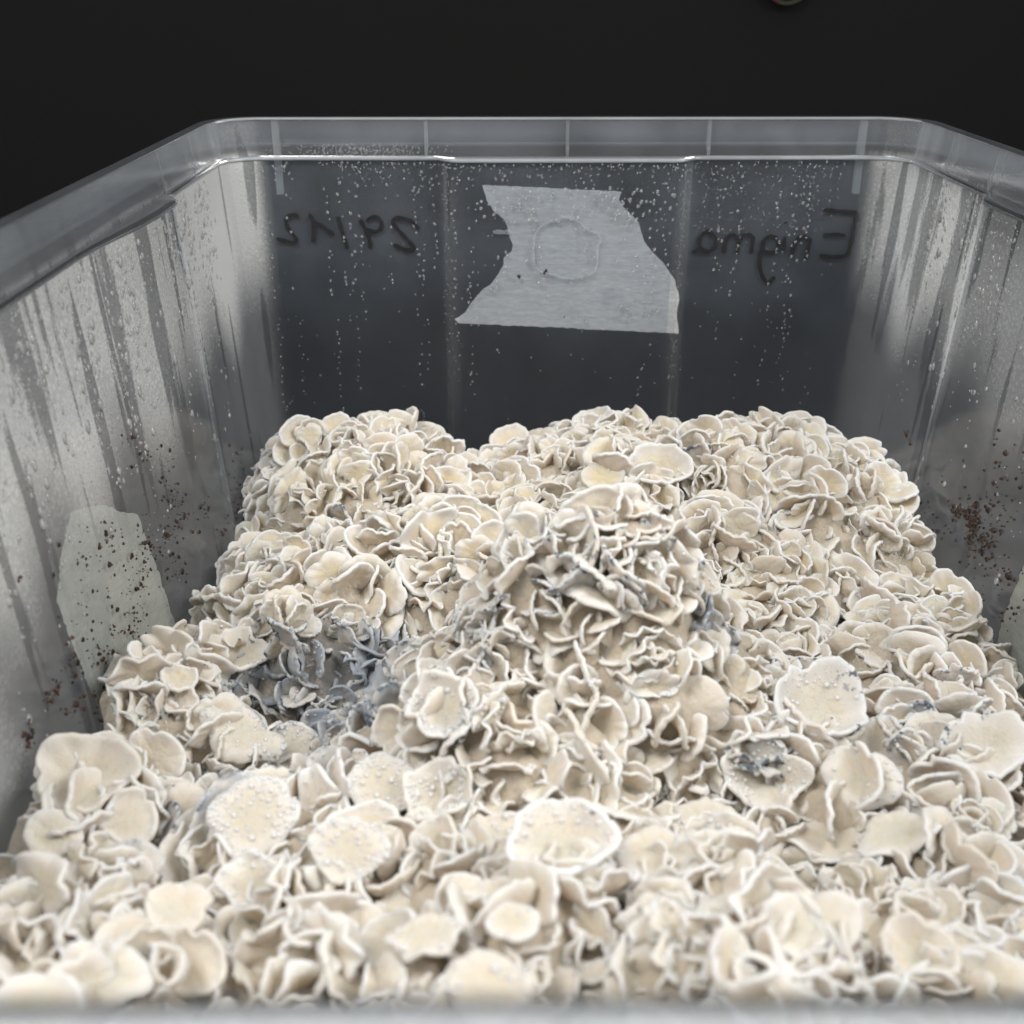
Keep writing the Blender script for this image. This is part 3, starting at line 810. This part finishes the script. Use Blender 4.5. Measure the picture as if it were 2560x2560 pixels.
# ---- caps that can be told apart in the photograph: (px, py, diameter px (1932 view), kind, lean deg, twist deg, bruise, yellow, fuzz, dew)
HERO = [
    (165, 1465, 190, 'disc', 62, 0, 0.25, 0.5, 0.9, 0), (485, 1530, 175, 'shell', 60, -5, 0.22, 0.4, 0.5, 90), (660, 1600, 150, 'shell', 58, 10, 0.1, 0.5, 0.5, 55),
    (490, 1665, 195, 'wavy', 55, 5, 0.1, 0.5, 0.6, 30), (725, 1480, 150, 'shell', 62, 15, 0.3, 0.3, 0.4, 70), (835, 1495, 140, 'disc', 55, 170, 0.1, 0.6, 0.5, 60),
    (690, 1330, 170, 'shell', 55, 160, 0.62, 0.5, 0.6, 120), (845, 1325, 150, 'disc', 50, 190, 0.45, 0.5, 0.5, 70), (1055, 1590, 200, 'disc', 58, -20, 0.25, 0.5, 0.9, 40),
    (930, 1575, 170, 'wavy', 50, 150, 0.2, 0.3, 0.5, 25), (1240, 1610, 170, 'shell', 55, 180, 0.1, 0.7, 0.6, 0), (1525, 1330, 200, 'disc', 48, 20, 0.38, 0.3, 1.0, 30),
    (1440, 1460, 160, 'disc', 52, 10, 0.4, 0.4, 0.8, 60), (1850, 1400, 160, 'disc', 55, -30, 0.4, 0.3, 0.8, 0), (1755, 1385, 125, 'disc', 58, 0, 0.5, 0.3, 0.9, 0), (1690, 1570, 170, 'wavy', 48, 160, 0.2, 0.6, 0.7, 0),
    (1525, 1750, 260, 'wavy', 52, -20, 0.25, 0.5, 0.8, 0), (1110, 1860, 230, 'wavy', 48, 10, 0.15, 0.5, 0.5, 20), (920, 1860, 190, 'shell', 45, 0, 0.1, 0.4, 0.5, 14), (330, 1720, 150, 'disc', 55, 0, 0.1, 0.3, 0.9, 0),
    (190, 1830, 220, 'wavy', 45, 0, 0.0, 0.4, 1.0, 0), (80, 1900, 200, 'shell', 40, 0, 0, 0.4, 0.9, 0), (440, 1235, 125, 'disc', 50, 0, 0.3, 0.5, 0.9, 0), (450, 1375, 160, 'wavy', 40, 20, 0.3, 0.3, 0.6, 50), (555, 1410, 110, 'shell', 60, 30, 0.6, 0.2, 0.5, 30),
    (335, 1285, 70, 'disc', 50, 0, 0.1, 0.6, 0.8, 0), 
    (1240, 885, 115, 'disc', 55, 0, 0.2, 0.7, 0.9, 0), (1140, 900, 90, 'shell', 62, 0, 0, 0.9, 0.1, 0),
    
    
    (1560, 1580, 150, 'wavy', 48, 190, 0.2, 0.4, 0.5, 0), (1620, 1460, 150, 'shell', 50, 20, 0.1, 0.5, 0.5, 14), (1720, 1800, 170, 'disc', 50, 10, 0.3, 0.5, 0.9, 0), (1330, 1540, 170, 'wavy', 45, 185, 0.3, 0.3, 0.6, 12),
    (720, 1600, 100, 'shell', 50, 0, 0, 0.5, 0.4, 10), (240, 1540, 120, 'shell', 75, 60, 0.3, 0.3, 0.4, 0), (330, 1530, 140, 'shell', 80, 80, 0.3, 0.3, 0.4, 0), (100, 1570, 110, 'shell', 55, 0, 0.1, 0.3, 0.6, 0),
    (960, 1740, 130, 'shell', 40, 160, 0.1, 0.5, 0.3, 6), (810, 1760, 170, 'wavy', 45, 170, 0.1, 0.5, 0.5, 8), (1240, 1720, 170, 'wavy', 45, 180, 0.35, 0.3, 0.9, 12),
]
hero_zone = []; hero_fuzz = []
KIND_I = {'shell': 0, 'wavy': 0, 'disc': 0}
for i, (x, y, dpx, kind, lean, tw, br, ye, fz, dew) in enumerate(HERO):
    P0 = hit_mass(x * K, (y + dpx * 0.12) * K, 0.15)
    z = px_of(P0)[2]; size = dpx * K / FPX * z * (0.86 if y < 1650 else 0.74)
    seed = 900 + i
    if kind == 'shell': me = lobe_mesh('cap', 'fan', seed, random.uniform(1.05, 1.25), random.uniform(0.03, 0.07), random.uniform(0.15, 0.35), 3, thick=0.10 / max(size, 1), lobes=0.03)
    elif kind == 'disc': me = lobe_mesh('cap', 'disc', seed, random.uniform(1.0, 1.2), random.uniform(0.05, 0.10), random.uniform(0.3, 0.75), random.choice((3, 4, 5)), thick=0.10 / max(size, 1), lobes=0.055)
    else: me = lobe_mesh('cap', 'fan', seed, random.uniform(1.25, 1.6), random.uniform(0.12, 0.19), random.uniform(0.1, 0.45), random.choice((4, 5, 6)), thick=0.10 / max(size, 1), lobes=0.06)
    if kind == 'wavy': size *= 0.8
    n = hn(P0[0], P0[1], 1.2)
    tocam = CAMP - P0; tocam /= np.linalg.norm(tocam)
    # the face looks part of the way from straight up towards the camera; it grows away from the camera, twisted about its face
    b = lean / 90.0
    face = np.array([0, 0, 1.0]) * (1 - b) + tocam * b + n * 0.45; face /= np.linalg.norm(face)
    away = np.array([0, 1.0, 0.0]); gr = away - face * (away @ face); gr /= np.linalg.norm(gr)
    gr2 = np.cross(face, gr); a = math.radians(-tw); gr = gr * math.cos(a) + gr2 * math.sin(a)
    ctr = P0 + n * 0.12
    foot = ctr - gr * size * 0.5
    ho = place(me, foot, gr, face, size, max(br, 0.0) * 0.8, ye * (0.45 if y > 1300 else 1.0), fz, dew=int(dew * 1.5))
    if fz >= 0.6: hero_fuzz.append((ho, me, fz))
    hero_zone.append((ctr, size * 0.24))

# ---- rosettes all over the mass
def poisson(r, tries=14000):
    pts = []; grid = {}
    X = XL + rng.random(tries) * (XR - XL); Y = 5.6 + rng.random(tries) * 34.0; Z = H(X, Y)
    for x, y, z in zip(X, Y, Z):
        k = (int(x // r), int(y // r), int(z // r)); ok = True
        for a in (-1, 0, 1):
            for b in (-1, 0, 1):
                for c in (-1, 0, 1):
                    for q in grid.get((k[0] + a, k[1] + b, k[2] + c), ()):
                        if (q[0] - x) ** 2 + (q[1] - y) ** 2 + (q[2] - z) ** 2 < r * r: ok = False
        if ok: grid.setdefault(k, []).append((x, y, z)); pts.append((x, y))
    return pts
def ok_place(p, size):
    a, b = xlim(p[1], p[2])
    return p[0] > a + 0.35 and p[0] < b - 0.35 and p[1] < YF - wall_off(p[2], 0.4) - 0.5 and p[1] > YN + wall_off(p[2], 0.4) + 0.6
def in_hero(p):
    for c, r in hero_zone:
        q = p - c
        if np.linalg.norm(q) < r: return True
    return False
count = 0
def rosette(x, y, scale=1.0):
    z = float(H(x, y)); n = hn(x, y, 0.9); c0 = np.array([x, y, z])
    if not ok_place(c0, 1): return
    u, v, dz = px_of(c0)
    if u < -260 or u > 2820 or v > 2760: return
    tocam = CAMP - c0; tocam /= np.linalg.norm(tocam)
    n = n * 1.0 + tocam * 0.25; n /= np.linalg.norm(n)
    t1 = np.cross(n, [0.3, 1, 0.1]); t1 /= np.linalg.norm(t1); t2 = np.cross(n, t1)
    pw = 0.5 if (x < 7 and y < 30) else 0.16
    style = rng.choice(['shell', 'wavy', 'mix'], p=[0.75 - pw, pw, 0.25])
    sc = scale * float(rng.uniform(0.72, 1.15)) * (0.86 if 16 < y < 22 and -3 < x < 6.5 else (0.88 if y < 15 else 1.0))
    a0 = rng.uniform(0, 6.28)
    lay = [(0, int(rng.integers(2, 4)), 10), (1, int(rng.integers(3, 6)), 34), (2, int(rng.integers(4, 7)), 58)]
    flat = rng.random() < 0.25; rose = rng.random() < 0.42
    for (li, m, t0) in lay:
      for k in range(m):
        inner = li == 0
        if rng.random() < 0.12: continue
        a = a0 + li * 0.9 + 2 * math.pi * k / m + rng.normal(0, 0.22 if rose else 0.8)
        rdl = t1 * math.cos(a) + t2 * math.sin(a)
        tilt = math.radians(t0 + rng.normal(0, 9 if rose else 20) + (12 if flat else 0))
        gr = n * math.cos(tilt) + rdl * math.sin(tilt)
        face = n * math.sin(tilt) - rdl * math.cos(tilt)
        if rng.random() < 0.06: face = -face
        if rng.random() < 0.10 + 0.22 * float(sstep(y, 15, 27)):      # shingled caps turn their faces to the open side of the tub
            rv = rng.normal(0, 0.33, 3)
            face = tocam * 0.62 + np.array([0, 0, 0.30]) + n * 0.15 + rv; face /= np.linalg.norm(face)
            g0 = n * 0.9 + rdl * 0.75 + rng.normal(0, 0.2, 3); gr = g0 - face * (g0 @ face); gr /= np.linalg.norm(gr)
        tw = rng.normal(0, 0.16 if rose else 0.5); fs = np.cross(gr, face); face = face * math.cos(tw) + fs * math.sin(tw)
        foot = c0 + rdl * (0.06, 0.24, 0.46)[li] * sc * rng.uniform(0.8, 1.25 if rose else 1.9) - n * ((0.46, 0.54, 0.55)[li] * sc * rng.uniform(0.85, 1.15))
        kd = style if style != 'mix' else rng.choice(['shell', 'wavy'], p=[0.6, 0.4])
        if rng.random() < 0.06: kd = 'bud'
        size = sc * (0.85, 1.0, 1.08)[li] * rng.uniform(0.85, 1.18) * (0.9 if kd == 'wavy' else 1.0)
        if kd == 'bud': size *= 0.6
        tip = foot + gr * size * 0.75
        if not ok_place(tip, size) or in_hero(tip): continue
        me = SHAPES[kd][int(rng.integers(len(SHAPES[kd])))]
        bz = bruise_at(tip)
        far_y = float(sstep(y, 14, 30))
        place(me, foot, gr, face, size, min(1, bz * rng.uniform(0.75, 1.15) + 0.06 * rng.random()), 0.12 + 0.7 * far_y * rng.random() + 0.2 * rng.random(), rng.uniform(0.1, 0.8),
              dew=int(rng.integers(6, 20)) if (rng.random() < 0.22 and 13 < y < 23) else 0)
        mids.append(foot + gr * size * 0.6)
mids = []
for (x, y) in poisson(1.16, 40000): rosette(x, y)
# bare places left over get smaller rosettes
X = XL + rng.random(5000) * (XR - XL); Y = 5.6 + rng.random(5000) * 33.5; Z = H(X, Y)
mids += [c for c, r in hero_zone]
arr = np.array(mids)
for x, y, z in zip(X, Y, Z):
    p = np.array([x, y, z])
    if np.min(np.sum((arr - p) ** 2, 1)) < 0.60 ** 2: continue
    k = len(mids); rosette(x, y, 0.8)
    if len(mids) > k: arr = np.vstack([arr, np.array(mids[k:])])
print('caps', len(caps), [len([c for c in caps if c[0].parent == e]) for e in CLO])

# ------------------------------------------------------------------ white fuzz of mycelium
def strand(cl, p, d, ln, w):
    HAIR.setdefault(cl, []).append((np.asarray(p, float), np.asarray(d, float), ln, w))
for (x, y, r, n, ln) in ((505, 970, 26, 420, 0.34), (450, 1080, 34, 420, 0.30), (400, 1150, 34, 420, 0.30), (360, 1190, 26, 260, 0.32), (560, 1240, 30, 120, 0.2),
                         (300, 1310, 40, 400, 0.22), (420, 1490, 60, 700, 0.22), (1545, 1320, 46, 500, 0.26), (1440, 960, 40, 300, 0.25), (1640, 970, 50, 500, 0.25), (1690, 1010, 30, 300, 0.3), (870, 810, 30, 200, 0.3),
                         (960, 850, 50, 300, 0.25), (1640, 1240, 60, 400, 0.2), (1345, 1150, 24, 260, 0.3), (760, 1100, 40, 300, 0.2), (640, 1140, 40, 300, 0.2), (1780, 1560, 60, 300, 0.2), (240, 1620, 70, 500, 0.2), (500, 1420, 40, 300, 0.22)):
    c = hit_mass(x * K, y * K, 0.2); rw = r * 0.6 * K / FPX * px_of(c)[2]
    for _ in range(n):
        px, py = c[0] + rng.normal(0, rw), c[1] + rng.normal(0, rw * 1.5)
        p = np.array([px, py, float(H(px, py)) + 0.05])
        if not ok_place(p, 1): continue
        d = np.array([0, 0, 0.7]) + (CAMP - p) / np.linalg.norm(CAMP - p) * 0.5 + rng.normal(0, 0.6, 3); d /= np.linalg.norm(d)
        strand(int(owner(p[0], p[1])), p, d, ln * rng.uniform(0.5, 1.2), 0.011)
for (o, me, fz) in hero_fuzz:
    nr = len(RINGS) - 1
    mw = o.parent.matrix_basis @ o.matrix_local
    for _ in range(int(260 * fz)):
        k = min(int(rng.exponential(1.2)), nr - 3); i = 1 + k * NA + int(rng.integers(NA))
        q = mw @ me.vertices[i].co; nn = mw.to_3x3() @ me.vertices[i].normal
        d = np.array(nn) / np.linalg.norm(nn) * 0.5 + rng.normal(0, 0.6, 3); d /= np.linalg.norm(d)
        p = np.array(q) / S + rng.normal(0, 0.06, 3)
        strand(int(CLO.index(o.parent)), p, d, rng.uniform(0.06, 0.15), 0.009)
for cl, it in HAIR.items():
    e = CLO[cl]; off = np.array(e.location) / S; V = []; F = []
    for p, d, ln, w in it:
        sd_ = np.cross(d, rng.normal(0, 1, 3)); sd_ /= np.linalg.norm(sd_) + 1e-9; bend = rng.normal(0, 0.25, 3) * ln
        b = len(V); p = p - off
        V += [p - sd_ * w * 0.5, p + sd_ * w * 0.5, p + d * ln * 0.55 + bend * 0.3 + sd_ * w * 0.4, p + d * ln * 0.55 + bend * 0.3 - sd_ * w * 0.4, p + d * ln + bend]
        F += [(b, b + 1, b + 2, b + 3), (b + 3, b + 2, b + 4)]
    o = add('mycelium_fuzz', mesh_from('mycelium_fuzz', V, F, M['fuzz'], smooth=False), e); tag(o, kind='stuff')

# ------------------------------------------------------------------ water
def drop_template(nu=10, nv=4):
    V = [(0, 0, 1.0)]; F = []
    for k in range(1, nv + 1):
        t = (math.pi * 0.60) * k / nv
        for j in range(nu):
            a = 2 * math.pi * j / nu; V.append((math.sin(t) * math.cos(a), math.sin(t) * math.sin(a), math.cos(t)))
    for j in range(nu): F.append((0, 1 + j, 1 + (j + 1) % nu))
    for k in range(nv - 1):
        a = 1 + k * nu; b = a + nu
        for j in range(nu): F.append((a + j, b + j, b + (j + 1) % nu, a + (j + 1) % nu))
    F.append(tuple(reversed([1 + (nv - 1) * nu + j for j in range(nu)])))
    return np.array(V, float), F
DT, DF = drop_template(); DT_S, DF_S = drop_template(7, 3)
def drops_mesh(name, items, small=False, sag=0.0, mat=None):
    """items: (point, normal, rx (across), ry (along the wall), h)"""
    T_, F_ = (DT_S, DF_S) if small else (DT, DF)
    V = np.empty((len(items) * len(T_), 3)); F = []
    for i, (p, n, rx, ry, h) in enumerate(items):
        n = np.asarray(n) / np.linalg.norm(n)
        up = np.array([0, 0, 1.0]); t2 = up - n * (up @ n)
        if np.linalg.norm(t2) < 0.05: t2 = np.array([0, 1.0, 0]) - n * n[1]
        t2 /= np.linalg.norm(t2); t1 = np.cross(t2, n)
        zz = T_[:, 2:3] * h
        yy = T_[:, 1:2] * ry
        if sag: zz = zz * (1 - sag * T_[:, 1:2] * np.sign(1)) ; 
        V[i * len(T_):(i + 1) * len(T_)] = np.asarray(p) + t1 * T_[:, 0:1] * rx + t2 * yy + n * zz
        b = i * len(T_)
        F += [tuple(q + b for q in f) for f in F_]
    return mesh_from(name, V, F, mat or M['water'])
# beads on caps, part of each cluster
for cl, items in DEW.items():
    e = CLO[cl]; off = np.array(e.location) / S
    o = add('dew_beads', drops_mesh('dew_beads', [(p - off, n, r, r, r * 0.75) for p, n, r in items], small=True, mat=M['dew']), e); tag(o, kind='stuff')

# far wall: rows of beads running down, dense mist of beads under the ledge
fw = []
def far_drop(x, d, r):
    z = RIM_Z - d; p = far_inner(x, z); fw.append((p, (0, -1, -0.05), r * rng.uniform(0.85, 1.1), r * rng.uniform(0.95, 1.35), r * 0.62))
for x in np.concatenate([rng.uniform(-9.3, -2.5, 13), rng.uniform(-2.0, 6.6, 11), rng.uniform(7.0, 12.6, 9)]):
    d = rng.uniform(1.7, 3.0); xx = x; end = rng.uniform(5, 12)
    while d < end:
        far_drop(xx, d, rng.uniform(0.028, 0.062) * (1.0 if d < 7 else 0.75)); d += rng.exponential(0.34) + 0.10; xx = x + rng.normal(0, 0.05) + 0.06 * math.sin(d * 1.7)
for _ in range(430):
    x = rng.uniform(-8.8, 13); d = 1.55 + rng.exponential(0.38)
    if -8 < x < -6.4 and d > 1.7: continue
    if 8 < x < 10 and rng.random() < 0.4: continue
    if d < 3.2: far_drop(x, d, rng.uniform(0.016, 0.042))
for _ in range(210):
    far_drop(rng.uniform(7.2, 12.8), rng.uniform(1.9, 4.2), rng.uniform(0.014, 0.028))
for _ in range(230):     # beads gathered over the tape
    x = rng.uniform(-1, 6.4); d = rng.choice([rng.uniform(2.4, 3.6), rng.uniform(3.4, 7.6)])
    if d > 3.7 and x < 4.2 and rng.random() < 0.85: continue
    far_drop(x, d, rng.uniform(0.025, 0.075))
for _ in range(160): far_drop(rng.uniform(-9.2, 12.8), rng.uniform(4, 12), rng.uniform(0.012, 0.035))
for xc in (-2.2, 6.8):
    for _ in range(170): far_drop(xc + rng.normal(0, 0.13), rng.uniform(1.6, 10), rng.uniform(0.010, 0.026))
o = add('condensation', drops_mesh('condensation', fw)); tag(o, 'clear condensation beads in rows down the inside of the far wall', 'water drops', kind='stuff')
# collar beads
cb = []
for _ in range(330):
    x = rng.normal(-5.6, 1.5); z = RIM_Z - rng.uniform(0.95, 1.32)
    off = 0.325 + (RIM_Z - z - 0.35) * 0.11
    r = rng.uniform(0.014, 0.036); cb.append(((x, YF - off, z), (0, -1, 0.2), r, r * 1.1, r * 0.6))
o = add('condensation', drops_mesh('condensation', cb, True)); tag(o, 'tiny drops under the far rim above the handwritten date', 'water drops', kind='stuff')

def side_drops(s, n, label, ymax=37.5):
    it = []
    for _ in range(n):
        y = rng.uniform(12, ymax); d = 1.6 + abs(rng.normal(0, 4.2))
        if d > 12: continue
        # drops keep to bands, leaving wiped runs between
        band = math.sin(y * 2.1 + 0.25 * d) + 0.6 * math.sin(y * 5.3 + 1.0 + 0.1 * d)
        if band < -0.2 and rng.random() < 0.8: continue
        if d > 6 + 2.0 * math.sin(y * 0.8) and rng.random() < 0.7: continue
        z = RIM_Z - d; p = side_inner(y, z, s)
        q = side_inner(y + 0.05, z, s) - side_inner(y - 0.05, z, s)
        nrm = np.array([q[1], -q[0], 0.0]) * (1 if s < 0 else -1)
        r = float(rng.choice([rng.uniform(0.018, 0.04), rng.uniform(0.04, 0.075), rng.uniform(0.07, 0.13)], p=[0.72, 0.22, 0.06]))
        it.append((p, nrm, r, r * rng.uniform(1.0, 1.9 if r > 0.05 else 1.3), r * 0.45))
    o = add('condensation', drops_mesh('condensation', it, True, mat=M['water_side'])); tag(o, label, 'water drops', kind='stuff')
side_drops(-1, 5200, 'fine condensation drops in streaks on the fogged wall at the left')
side_drops(1, 3600, 'condensation drops and runs on the dark wall at the right')

# ------------------------------------------------------------------ brown crumbs stuck to the walls
def crumbs(spots, hit, label):
    V, F = [], []
    for (u, v, su, sv, n, r0, r1) in spots:
        for _ in range(n):
            uu, vv = rng.normal(u, su), rng.normal(v, sv)
            p = hit(uu, vv); nn = np.array([0, 0, 0.0])
            r = rng.uniform(r0, r1) * (0.5 + rng.exponential(0.5)); r = min(r, r1 * 1.8)
            m = 6; b = len(V); ax = rng.uniform(0.5, 1.0)
            rot = rng.uniform(0, 6.28)
            ring_ = []
            for k in range(m):
                a = 2 * math.pi * k / m; q = r * rng.uniform(0.6, 1.2)
                e1, e2 = q * math.cos(a) * ax, q * math.sin(a)
                ring_.append((e1 * math.cos(rot) - e2 * math.sin(rot), e1 * math.sin(rot) + e2 * math.cos(rot)))
            sgn = 1 if p[0] < 0 else -1
            if p[1] > 38.6 and abs(p[0]) < 9: ex, ey, ez = np.array([1, 0, 0]), np.array([0, 0, 1]), np.array([0, -1, 0])
            else: ex, ey, ez = np.array([0, 1, 0]), np.array([0, 0, 1]), np.array([sgn, 0, 0])
            for a_, b_ in ring_: V.append(p + ex * a_ + ey * b_ + ez * 0.005)
            for a_, b_ in ring_: V.append(p + ex * a_ * 0.7 + ey * b_ * 0.7 + ez * (0.012 + r * 0.5))
            V.append(p + ez * (0.02 + r * 0.6))
            for k in range(m):
                k2 = (k + 1) % m; F.append((b + k, b + k2, b + m + k2, b + m + k)); F.append((b + m + k, b + m + k2, b + 2 * m))
            F.append(tuple(b + k for k in reversed(range(m))))
    o = add('substrate_crumbs', mesh_from('substrate_crumbs', V, F, M['crumb'], smooth=False)); tag(o, label, 'crumbs', kind='stuff')
Z6 = lambda x, y: (x * 0.518, 900 + y * 0.518)
L = lambda u, v: hit_side(u, v, -1)
spots = []
for x, y, sx, sy, n in ((520, 860, 40, 50, 26), (390, 960, 20, 30, 10), (700, 900, 30, 60, 26), (680, 1060, 30, 80, 44), (640, 1250, 30, 30, 22), (600, 1310, 50, 20, 26), (680, 1370, 25, 40, 24), (500, 1100, 130, 200, 70),
                        (480, 1420, 40, 60, 34), (490, 1660, 14, 60, 26), (800, 560, 30, 60, 26), (840, 680, 25, 30, 26), (800, 840, 30, 30, 34), (890, 780, 40, 30, 30), (860, 1030, 30, 50, 28), (780, 930, 30, 40, 20),
                        (1150, 550, 40, 90, 34), (1140, 740, 30, 70, 44), (990, 720, 12, 30, 16), (1070, 830, 20, 10, 8), (230, 1640, 12, 30, 20), (270, 1590, 10, 30, 14), (350, 1680, 30, 40, 24), (140, 1820, 18, 30, 44), (90, 1055, 6, 8, 8),
                        (262, 1040, 6, 8, 6), (340, 1480, 40, 50, 22), (520, 1700, 40, 60, 24), (720, 470, 60, 60, 16), (630, 370, 20, 14, 8)):
    u, v = Z6(x, y); spots.append((u, v, sx * 0.5, sy * 0.5, n, 0.018, 0.055))
crumbs(spots, L, 'brown substrate specks stuck to the wall at the left and over its tape')
spots = []
for x, y, sx, sy, n in ((250, 1180, 8, 20, 8), (430, 1460, 16, 20, 40), (490, 1500, 14, 40, 110), (520, 1580, 24, 30, 80), (560, 1480, 60, 90, 70), (620, 1700, 14, 16, 12), (560, 1700, 60, 60, 40), (620, 1850, 20, 30, 14), (350, 1560, 40, 50, 16), (600, 1280, 50, 60, 24), (340, 1400, 40, 80, 14)):
    spots.append((2100 + x * 0.6835, 280 + y * 0.6835, sx * 0.68, sy * 0.68, n, 0.022, 0.075))
crumbs(spots, lambda u, v: hit_side(u, v, 1), 'dark brown substrate specks clumped low on the wall at the right')
crumbs([(1360, 680, 4, 3, 5, 0.02, 0.06), (1340, 665, 2, 3, 2, 0.02, 0.05), (1298, 690, 4, 4, 4, 0.02, 0.05), (1410, 793, 1, 1, 1, 0.04, 0.05), (1170, 1030, 8, 12, 5, 0.02, 0.05), (1490, 610, 10, 15, 3, 0.015, 0.04)],
       lambda u, v: hit_far(u, v), 'few rusty specks around the vent hole on the far wall')
